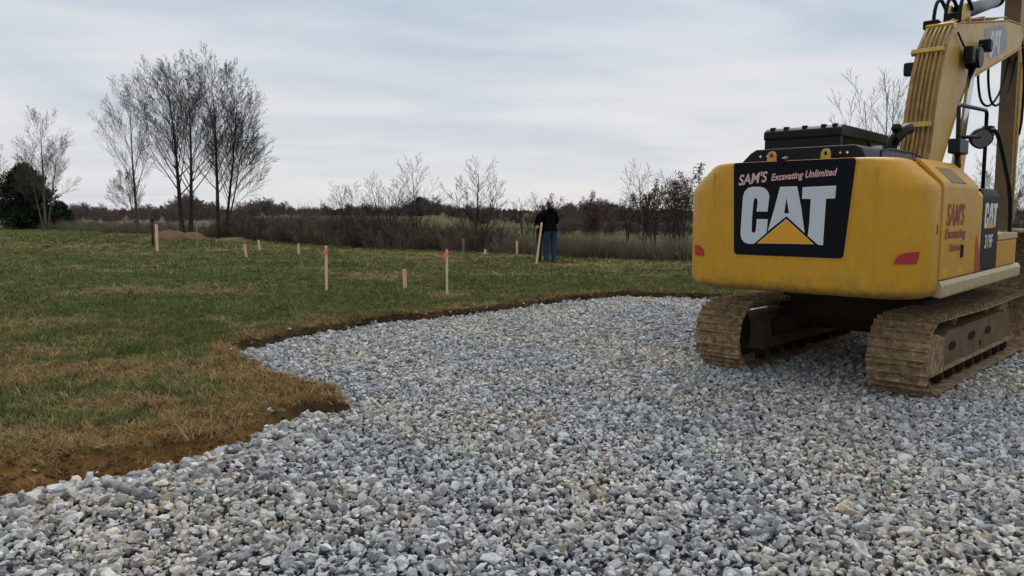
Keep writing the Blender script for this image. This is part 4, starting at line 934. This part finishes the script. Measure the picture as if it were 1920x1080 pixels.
SH = [tree_meshes(20 + i, st, SHRUB(.0052), M['bark'] if i % 2 else M['palebark'], M['twig']) for i, st in enumerate((
    [((0, 0), (-.12, 0), 2.7, .05), ((.1, 0), (.35, .1), 2.4, .04), ((-.1, .1), (-.5, 0), 2.2, .035), ((0, .1), (.1, .1), 2.8, .05)],
    [((0, 0), (.0, 0), 3.1, .06), ((.06, 0), (.3, .1), 2.6, .045), ((-.1, .1), (-.38, 0), 2.5, .045)],
    [((0, 0), (.06, 0), 3.4, .055), ((.05, .0), (-.25, .1), 2.3, .035)],
    [((0, 0), (-.2, 0), 3.0, .055), ((.08, 0), (.22, -.1), 3.0, .05), ((.0, .1), (.02, .1), 2.7, .04), ((-.1, .1), (-.55, 0), 2.0, .03)]))]
for i, (px, d, v, s, rz, lab) in enumerate((
    (655, 35, 0, 1.00, .3, 'bare many-stemmed sapling in the brush behind the taller ribboned stake'),
    (728, 34, 3, 1.02, .2, 'bare spreading sapling between two others at the brush edge'),
    (783, 33, 2, 1.10, 1.5, 'tall thin bare sapling with slanting top above the brush'),
    (889, 31, 1, 1.12, .0, 'bare fan-shaped sapling behind the row of small stakes'),
    (990, 33, 3, .88, 2.6, 'bare sapling just left of the two people'),
    (1204, 29, 2, 1.02, 2.2, 'bare leaning sapling at the lawn edge next to the excavator'),
    (1268, 28, 1, .98, 1.1, 'bare dark sapling at the lawn edge beside the counterweight'))):
    x, y = ray_xy(px, d); place_tree('sapling', SH[v][:2], x, y, lab, 'tree', rz, s, 'saplings along the brushy lawn edge')
MID = [tree_meshes(40 + i, st, SHRUB(.02), M['bark'], M['twig']) for i, st in enumerate((
    [((0, 0), (0, 0), 8.2, .16), ((.2, 0), (.25, .1), 7, .13), ((-.2, .2), (-.25, 0), 7, .12), ((.1, .3), (.1, .2), 6.5, .1)],
    [((0, 0), (.05, 0), 9.0, .18), ((.2, 0), (.15, .1), 8, .13), ((-.2, .2), (-.2, 0), 7.4, .12)]))]
LV = [leaves_mesh(MID[0][2], 2600, .16, M['leaf'], 5, 3.0), leaves_mesh(MID[1][2], 2800, .16, M['leaf'], 6, 3.6)]
for i, (px, d, v, s, rz, lf, lab) in enumerate((
    (1112, 150, 0, .92, .3, 1, 'low brown-leaved tree past the field beside the two people'),
    (1178, 118, 1, .80, 1.3, 0, 'greyish bare tree at the far edge of the green field'),
    (1226, 112, 0, 1.02, 2.3, 1, 'full round brown tree at the far edge of the field'),
    (1281, 100, 1, 1.02, .8, 1, 'tall brown-leaved tree directly beside the excavator counterweight'),
    (1030, 95, 1, .66, 2.0, 1, 'thin tree with few brown leaves directly behind the heads'))):
    x, y = ray_xy(px, d); place_tree('oak_tree', MID[v][:2], x, y, lab, 'tree', rz, s, 'trees at the edge of the far field', LV[v] if lf else None, .3)
# evergreen on the left
def evergreen(seed, h, wid, n_br, mat, quad):
    r_ = np.random.default_rng(seed); V = []; polys = [(np.array([[0, 0, -.2], [0, 0, h * .5], [0, 0, h * .97]]), np.array([.16, .10, .02]))]
    C_ = []
    for i in range(n_br):
        t_ = r_.random() ** .85; z = h * (.06 + .92 * t_); rad_ = wid * (1 - t_ ** 2.1) ** .75 * r_.uniform(.72, 1.08) + .12; a = r_.uniform(0, 6.283)
        tip = np.array([math.cos(a) * rad_, math.sin(a) * rad_, z + rad_ * r_.uniform(.0, .22)]); root = np.array([0, 0, z - rad_ * .12])
        polys.append((np.array([root, (root + tip) / 2 + [0, 0, -.05], tip]), np.array([.03, .02, .008])))
        for q in np.linspace(.35, 1.0, 9): C_.append(root + (tip - root) * q + r_.normal(0, .09, 3))
    C_ = np.array(C_); C_ = np.repeat(C_, 5, 0) + r_.normal(0, .11, (len(C_) * 5, 3)); n_ = len(C_)
    a = unit(r_.normal(size=(n_, 3)) * 1.0); a = r_.normal(size=(n_, 3)) + C_ * [.5, .5, 0] + [0, 0, .5]; a /= np.linalg.norm(a, axis=1)[:, None]; b_ = np.cross(a, r_.normal(size=(n_, 3))); b_ /= np.linalg.norm(b_, axis=1)[:, None]
    s = quad * r_.uniform(.6, 1.3, (n_, 1)); Vq = np.stack([C_ - b_ * s * .16, C_ + b_ * s * .16, C_ + a * s + b_ * s * .05, C_ + a * s - b_ * s * .05], 1).reshape(-1, 3)
    cr_ = np_mesh('crown', Vq, np.arange(4 * n_).reshape(-1, 4)); cr_.materials.append(mat)
    return tubes_mesh('trunk', polys, sides_of, M['bark']), cr_
EV = evergreen(9, 5.4, 2.55, 330, M['needle'], .30)
x, y = ray_xy(52, 66); place_tree('pine_tree', EV, x, y, 'dark green bushy evergreen at the left end of the tree row', 'tree')
x, y = ray_xy(118, 69); place_tree('pine_tree', EV, x, y, 'small dark evergreen tucked behind the pale bare tree', 'tree', 2.0, .45)

# ------------------------------------------------------------------ brush along the crest, weeds, far woods (masses nobody could count)
def bush_mesh(seed, n_stem, h, spread, rmin, mat):
    g = Grower(seed); r_ = g.r
    spec = [dict(n=6, t0=.2, ang=.55, ratio=.5, fall=.5, wig=.10, up=-.02, pts=4, taper=.3, rmin=rmin, thin=.7), dict(n=4, t0=.1, ang=.6, ratio=.5, fall=.4, wig=.15, up=.02, pts=3, taper=.4), dict(n=0, t0=0, ang=0, ratio=0, wig=.15, up=0, pts=2, taper=.5)]
    for _ in range(n_stem):
        a = r_.uniform(0, 6.28); q = r_.uniform(0, .5); l = r_.uniform(.1, spread)
        g.branch(np.array([q * math.cos(a), q * math.sin(a), -.1]), unit(np.array([l * math.cos(a), l * math.sin(a), 1.0])), h * r_.uniform(.55, 1.1), .014, 0, spec)
    return tubes_mesh('brush', g.polys[0] + g.polys[1], sides_of, mat)
BU = [bush_mesh(60 + i, 15, 1.7, 1.0, .006, M['brush']) for i in range(4)] + [bush_mesh(70 + i, 12, 1.5, .7, .0055, M['twig']) for i in range(2)]
n = 2000; bx = rng.uniform(-46, 5.6, n); by = crest(bx) + 0.7 + rng.gamma(1.6, 2.6, n)
left = bx < -17.5; kp = (~left | (rng.random(n) < .16)) & ((bx < -0.5) | (rng.random(n) < .10))
bx, by, left = bx[kp], by[kp], left[kp]; n = len(bx); bs = rng.uniform(.5, 1.1, n) * np.where(left, .55, 1) * np.where(bx > -4.0, .92, 1) * np.where(bx > 0, .6, 1) * (.72 + .55 * fbm(bx * .35, by * .1, 15, 2)); bzz = ground_z(bx, by) - .08
th = scatter('thicket', np.stack([bx, by, bzz], -1), np.stack([rng.normal(0, .1, n), rng.normal(0, .1, n), rng.uniform(0, 6.28, n)], -1), np.stack([bs * 1.15, bs * 1.15, bs], -1), rng.integers(0, 6, n), BU, None, M['brush'])
tag(th, 'tangled red-brown leafless brush massed along the lawn edge', 'brush', kind='stuff')
WD = [bush_mesh(80 + i, 14, .75, .45, .0035, M['weed']) for i in range(3)]
n = 520; bx = np.concatenate([rng.uniform(-.5, 8.5, 190), rng.uniform(-46, 0, 330)]); by = crest(bx) + .35 + rng.gamma(1.3, 1.3, n); bs = rng.uniform(.6, 1.35, n)
wd = scatter('tall_weeds', np.stack([bx, by, ground_z(bx, by) - .03], -1), np.stack([rng.normal(0, .12, n), rng.normal(0, .12, n), rng.uniform(0, 6.28, n)], -1), np.stack([bs, bs, bs], -1), rng.integers(0, 3, n), WD, None, M['weed'])
tag(wd, 'thin grey dead weeds fringing the far side of the lawn', 'weeds', kind='stuff')
FT = [tree_meshes(90 + i, [((0, 0), (0, 0), 8, .22), ((.3, 0), (.22, .1), 7, .16), ((-.3, .2), (-.25, 0), 6.6, .15)], SHRUB(.042), M['fartwig'], M['fartwig'])[1] for i in range(3)]
FE = [evergreen(95 + i, 7.5, 2.3 + i, 120, M['farneedle'], .7)[1] for i in range(2)]
NW = 1900; ang = rng.uniform(-40, 40, NW); dist = np.where(rng.random(NW) < .45, rng.uniform(230, 330, NW), rng.uniform(330, 620, NW))
mid_ = (ang > 3) & (rng.random(NW) < .35); dist = np.where(mid_, rng.uniform(150, 190, NW), dist)
lf_ = (ang < -19) & (rng.random(NW) < .35); dist = np.where(lf_, rng.uniform(110, 170, NW), dist)
bx = np.tan(np.radians(ang)) * dist; by = dist; n = len(bx); fs = rng.uniform(.45, 1.0, n) ** 1.2 * np.where(mid_, .42, 1) * np.where(lf_, .50, 1) * np.where((dist > 200) & (ang < 3), .62, 1) * np.where((dist > 200) & (ang >= 3), .72, 1)
fs = fs * (.55 + .9 * vnoise(ang * .45, ang * 0 + 2.0, 8))
fp = np.where(rng.random(n) < np.where(dist > 200, .07, .02), rng.integers(3, 5, n), rng.integers(0, 3, n))
fw = scatter('far_woods', np.stack([bx, by, ground_z(bx, by) - .4], -1), np.stack([0 * bx, 0 * bx, rng.uniform(0, 6.28, n)], -1), np.stack([fs * 1.3, fs * 1.3, fs], -1), fp, FT + FE, None, M['fartwig'])
tag(fw, 'distant leafless woods and hedgerows on the horizon behind the fields', 'woods', kind='stuff')

# ------------------------------------------------------------------ soil mounds and clods
def mound(name, x, y, rx, ry, h, seed, label, mat):
    n_ = 28; V = []; F_ = []
    for j in range(n_ + 1):
        for i in range(n_ + 1):
            u, v = i / n_ * 2 - 1, j / n_ * 2 - 1; d_ = math.hypot(u, v); k = max(0, 1 - d_ * d_) ** 1.3
            X, Y = u * rx, v * ry; V.append([X, Y, h * k])
    V = np.array(V); V[:, 2] += np.where(V[:, 2] > .01, .75 * h * (fbm(V[:, 0] * 1.6 + seed, V[:, 1] * 1.6, seed, 3) - .45) + .26 * (fbm(V[:, 0] * 5 + seed, V[:, 1] * 5, seed + 3, 3) - .5), 0); V[:, 2] += ground_z(V[:, 0] + x, V[:, 1] + y) - gz(x, y) - .04
    q = np.arange((n_ + 1) ** 2).reshape(n_ + 1, n_ + 1); F_ = np.stack([q[:-1, :-1], q[:-1, 1:], q[1:, 1:], q[1:, :-1]], -1).reshape(-1, 4)
    o = link_mesh(name, np_mesh(name, V, F_), mat); o.location = (x, y, gz(x, y)); tag(o, label, 'mound'); return o
M['clay'] = plain('orange_clay', (0.17, 0.095, 0.048), 0.95, var=.5, scale=3, bmp=.8, bscale=9)
M['drysoil'] = plain('dry_soil', (0.17, 0.115, 0.06), 0.95, var=.4, scale=3, bmp=.8, bscale=9)
x, y = ray_xy(325, 44.5); mound('soil_mound', x, y, 2.2, 1.1, .46, 3, 'long orange clay mound below the twin-trunked tree', M['clay'])
x, y = ray_xy(437, 41.0); mound('soil_mound', x, y, 1.1, .7, .24, 5, 'small tan soil mound at the foot of the leaning tree', M['drysoil'])
mound('clay_heap', 5.25, 12.0, .55, .40, .13, 8, 'low patch of orange clay on gravel between the tracks', M['clay'])

# ------------------------------------------------------------------ survey stakes
def stake(px_xy, h, wd, th, mat, label, ribbon=None, lean=(0, 0), group='survey stakes on the lawn', tip=False, name='survey_stake', rz=0.3):
    x, y = px_xy; z = gz(x, y)
    e = empty(name, (x, y, z), rz, label, 'stake', group); e.rotation_euler = (lean[1], lean[0], rz)
    prof = [(-wd / 2, -.12), (wd / 2, -.12), (wd / 2, h - .015), (wd / 2 - .008, h), (-wd / 2 + .006, h), (-wd / 2, h - .01)]
    prism('stake_shaft', prof, -th / 2, th / 2, mat, e, 'y', bev=.0025, seg=1)
    if tip: box('painted_top', (-wd / 2 - .002, wd / 2 + .002, -th / 2 - .002, th / 2 + .002, h * .62, h + .002), M['pinkpaint'], e, .002, 1)
    if ribbon:
        bm = bmesh.new(); bm_box(bm, -wd / 2 - .003, wd / 2 + .003, -th / 2 - .003, th / 2 + .003, h - .09, h - .03, .002, 1); knot = bm_obj('ribbon', bm, M['pink'], e)
        for s_, (dx, ln, sw) in enumerate(ribbon):
            bm = bmesh.new(); rows = []
            for k in range(7):
                t_ = k / 6; X = dx * (t_ ** .8) + .015 * math.sin(t_ * 7 + s_); Y = -th / 2 - .008 - .03 * math.sin(t_ * 3.0 + s_) ; Z = h - .05 - ln * t_ ** 1.3
                rows.append([bm.verts.new((X - sw / 2, Y, Z)), bm.verts.new((X + sw / 2, Y - .012, Z)), bm.verts.new((X + sw / 2, Y - .0145, Z)), bm.verts.new((X - sw / 2, Y - .0025, Z))])
            for a, b_ in zip(rows, rows[1:]):
                for j in range(4): bm.faces.new((a[j], a[(j + 1) % 4], b_[(j + 1) % 4], b_[j]))
            bm.faces.new(rows[0]); bm.faces.new(rows[-1]); bm_obj('ribbon_tail', bm, M['pink'], e)
    return e
stake((-13.62, 29.69), 1.09, .10, .035, M['wood'], 'tall broad pale stake in front of the dark post')
stake((-13.09, 32.18), 1.09, .055, .03, M['weathered'], 'tall thin grey weathered stake in front of the big bare trees')
stake((-12.49, 32.18), .38, .03, .02, M['post'], 'short dark thin stick beside the grey weathered stake')
stake((-9.04, 26.30), .48, .085, .035, M['orangewood'], 'short leaning pink-topped stake nearest the broad pale stake on the grass', None, (-.10, 0), tip=True)
stake((-10.08, 30.89), .45, .085, .035, M['wood'], 'short pale stake close to the brush below the trees', None, (-.07, 0))
stake((-7.70, 27.90), .42, .08, .035, M['wood'], 'short upright pink-topped stake beside the taller ribboned stake', tip=True)
stake((-4.03, 16.71), 1.0, .058, .025, M['wood'], 'taller ribboned stake with a pink ribbon on its own grass', [(-.045, .17, .05), (.0, .13, .04)], (.012, 0))
stake((-2.41, 17.35), .45, .082, .035, M['orangewood'], 'short stout pink-topped stake between the two ribboned stakes', None, (-.03, 0), tip=True)
stake((-1.36, 16.12), .98, .045, .02, M['wood'], 'slim ribboned stake with curling pink ribbon standing in straw', [(-.07, .15, .05), (-.02, .10, .04)])
stake((-1.84, 29.30), .57, .07, .03, M['weathered'], 'medium grey stake behind the slim ribboned stake')
stake((-.98, 28.2), .23, .075, .03, M['wood'], 'very short stake, lowest of the row by the brush')
stake((.18, 28.1), .54, .075, .03, M['wood'], 'medium stake at the brush just left of the people')
pe = empty('fence_post', (-16.05, 34.6, gz(-16.05, 34.6)), .2, 'dark rough wooden post behind the tall broad pale stake', 'post')
tube('post_shaft', [(0, 0, -.2), (.0, 0, .6), (.02, 0, 1.25)], [.05, .05, .045], M['post'], pe, 9); tube('post_cap', [(.02, 0, 1.10), (.0, 0, 1.20), (.03, 0, 1.32)], [.055, .085, .05], M['post'], pe, 9)

# ------------------------------------------------------------------ people
def skin_body(name, joints, bones, root, regions, parent):
    """joints: name -> ((x,y,z), radius[, radius_y]); one continuous skinned surface; regions(face centre) -> material index"""
    names = list(joints); ids = {k: i for i, k in enumerate(names)}
    me = bpy.data.meshes.new(name); me.from_pydata([joints[k][0] for k in names], [(ids[a], ids[b_]) for a, b_ in bones], [])
    o = bpy.data.objects.new(name, me); COL.objects.link(o)
    md = o.modifiers.new('skin', 'SKIN'); md.use_smooth_shade = True; md.branch_smoothing = .4
    sv_ = me.skin_vertices[0].data
    for k in names:
        j = joints[k]; sv_[ids[k]].radius = (j[1], j[2] if len(j) > 2 else j[1]); sv_[ids[k]].use_root = (k == root)
    ss = o.modifiers.new('sub', 'SUBSURF'); ss.levels = 2; ss.render_levels = 2
    dg = bpy.context.evaluated_depsgraph_get(); m2 = bpy.data.meshes.new_from_object(o.evaluated_get(dg)); bpy.data.objects.remove(o)
    m2.name = name; m2.materials.clear()
    mats, fn = regions
    for q in mats: m2.materials.append(q)
    for f in m2.polygons: f.material_index = fn(f.center); f.use_smooth = True
    return link_mesh(name, m2, None, parent)
def person(loc, rz, pose, mats, label, height=1.0):
    e = empty('person', loc, rz, label, 'person'); e.scale = (height,) * 3
    J = dict(pel=((0, 0, .98), .155, .12), wa=((0, pose['b'] * .10, 1.12), .125, .10), ch=((0, pose['b'] * .28, 1.33), .145, .11), nk0=((0, pose['b'] * .42, 1.47), .10, .085), nk=((pose['hx'] * .4, pose['b'] * .50, 1.545), .062), hd=((pose['hx'], pose['b'] * .62 + .02, 1.64), .085, .10), top=((pose['hx'] * 1.1, pose['b'] * .66 + .015, 1.735), .078, .09))
    nf = pose['b'] * .62 + .12
    J['nose'] = ((pose['hx'], nf, 1.635), .014)
    B = [('pel', 'wa'), ('wa', 'ch'), ('ch', 'nk0'), ('nk0', 'nk'), ('nk', 'hd'), ('hd', 'top'), ('hd', 'nose')]
    for s, S_ in ((-1, 'l'), (1, 'r')):
        A = pose[S_]
        J[S_ + 'sh'] = ((s * .150, pose['b'] * .36, 1.43), .080); J[S_ + 'el'] = (A[0], .06); J[S_ + 'wr'] = (A[1], .040); d_ = Vector(A[1]) - Vector(A[0]); d_.normalize(); h0 = Vector(A[1]) + d_ * .07; J[S_ + 'ha'] = (tuple(h0), .034, .022)
        B += [('ch', S_ + 'sh'), (S_ + 'sh', S_ + 'el'), (S_ + 'el', S_ + 'wr'), (S_ + 'wr', S_ + 'ha')]
        o1 = d_.orthogonal().normalized(); o2 = d_.cross(o1)
        for f in range(4):
            k = h0 + d_ * (.055 - .006 * abs(f - 1.2)) + o1 * (f - 1.5) * .021; tp = k + d_ * .028 + o2 * .024
            J[S_ + 'k%d' % f] = (tuple(k), .0105); J[S_ + 't%d' % f] = (tuple(tp), .0085); B += [(S_ + 'ha', S_ + 'k%d' % f), (S_ + 'k%d' % f, S_ + 't%d' % f)]
        tm = Vector(A[1]) + d_ * .03 + o1 * .045; J[S_ + 'th'] = (tuple(tm), .0115); J[S_ + 'tt'] = (tuple(tm + d_ * .04 + o2 * .015), .009); B += [(S_ + 'wr', S_ + 'th'), (S_ + 'th', S_ + 'tt')]
        F_ = pose[S_ + 'f']; J[S_ + 'hp'] = ((s * .10, 0, .90), .115, .12); J[S_ + 'kn'] = ((s * .10 + (F_[0] - s * .10) * .5, F_[1] * .5 + .03, .50), .082); J[S_ + 'an'] = ((F_[0], F_[1], .12), .066); J[S_ + 'to'] = ((F_[0] + s * .02, F_[1] + .17, .045), .045, .035); J[S_ + 'he'] = ((F_[0], F_[1] - .04, .05), .045)
        B += [('pel', S_ + 'hp'), (S_ + 'hp', S_ + 'kn'), (S_ + 'kn', S_ + 'an'), (S_ + 'an', S_ + 'to'), (S_ + 'an', S_ + 'he')]
    wr = [Vector(pose['l'][1]), Vector(pose['r'][1])]; el = [Vector(pose['l'][0]), Vector(pose['r'][0])]
    def reg(c):
        for w0, e0 in zip(wr, el):
            d_ = (w0 - e0).normalized()
            if (c - w0).length < .2 and (c - w0).dot(d_) > .0: return 2
        if c.z > 1.555: return 3 if (c.z > 1.69 or c.y < pose['b'] * .62 + .055) else 2
        if c.z > .93: return 0
        return 4 if c.z < .10 else 1
    skin_body('body', J, B, 'pel', ([mats[0], mats[1], M['skin'], M['hair'], M['boot']], reg), e)
    # jacket hem and hood as clothing
    bm = bmesh.new(); ring = []
    for z, rx, ry, yo in ((.90, .178, .15, 0), (.96, .18, .15, 0), (1.04, .17, .142, .02), (1.12, .160, .135, pose['b'] * .10)):
        ring.append([bm.verts.new((rx * math.cos(t_), yo + ry * math.sin(t_), z + .012 * math.sin(3 * t_))) for t_ in [2 * math.pi * k / 20 for k in range(20)]])
    for a, b_ in zip(ring, ring[1:]):
        for k in range(20): bm.faces.new((a[k], a[(k + 1) % 20], b_[(k + 1) % 20], b_[k])).smooth = True
    bm_obj('jacket_hem', bm, mats[0], e)
    bm = bmesh.new(); bmesh.ops.create_uvsphere(bm, u_segments=14, v_segments=8, radius=1, matrix=Matrix.Translation((0, pose['b'] * .45 - .085, 1.475)) @ Matrix.Diagonal((.105, .06, .06, 1)))
    bm_obj('hood', bm, mats[0], e, True)
    return e
stand = dict(b=.16, hx=-.03, l=((-.23, .12, 1.18), (-.16, .33, 1.14)), r=((.22, .05, 1.15), (.15, .26, 1.06)), lf=(-.10, .03), rf=(.09, -.02))
person((1.23, 24.6, gz(1.23, 24.6)), rad(18), stand, (M['jacket'], M['jeans']), 'taller person in black hooded jacket and blue jeans with back turned', 1.15)
bend = dict(b=.34, hx=-.02, l=((-.20, .07, 1.15), (-.13, -.14, 1.10)), r=((.20, .28, 1.14), (.08, .48, 1.12)), lf=(-.10, .05), rf=(.10, -.03))
person((.97, 24.7, gz(.97, 24.7)), rad(-12), bend, (M['jacket'], M['jeans2']), 'person in dark clothes leaning in behind the held pale stake', 1.07)
hs = empty('survey_stake', (.76, 24.1, gz(.76, 24.1)), 0, 'long pale lath leaning against the two people on the lawn', 'stake'); hs.rotation_euler = (rad(-3), rad(8), .2)
prism('stake_shaft', [(-.030, -.03), (.030, -.03), (.028, 1.31), (.0, 1.34), (-.028, 1.31)], -.012, .012, M['wood'], hs, 'y', bev=.002, seg=1)
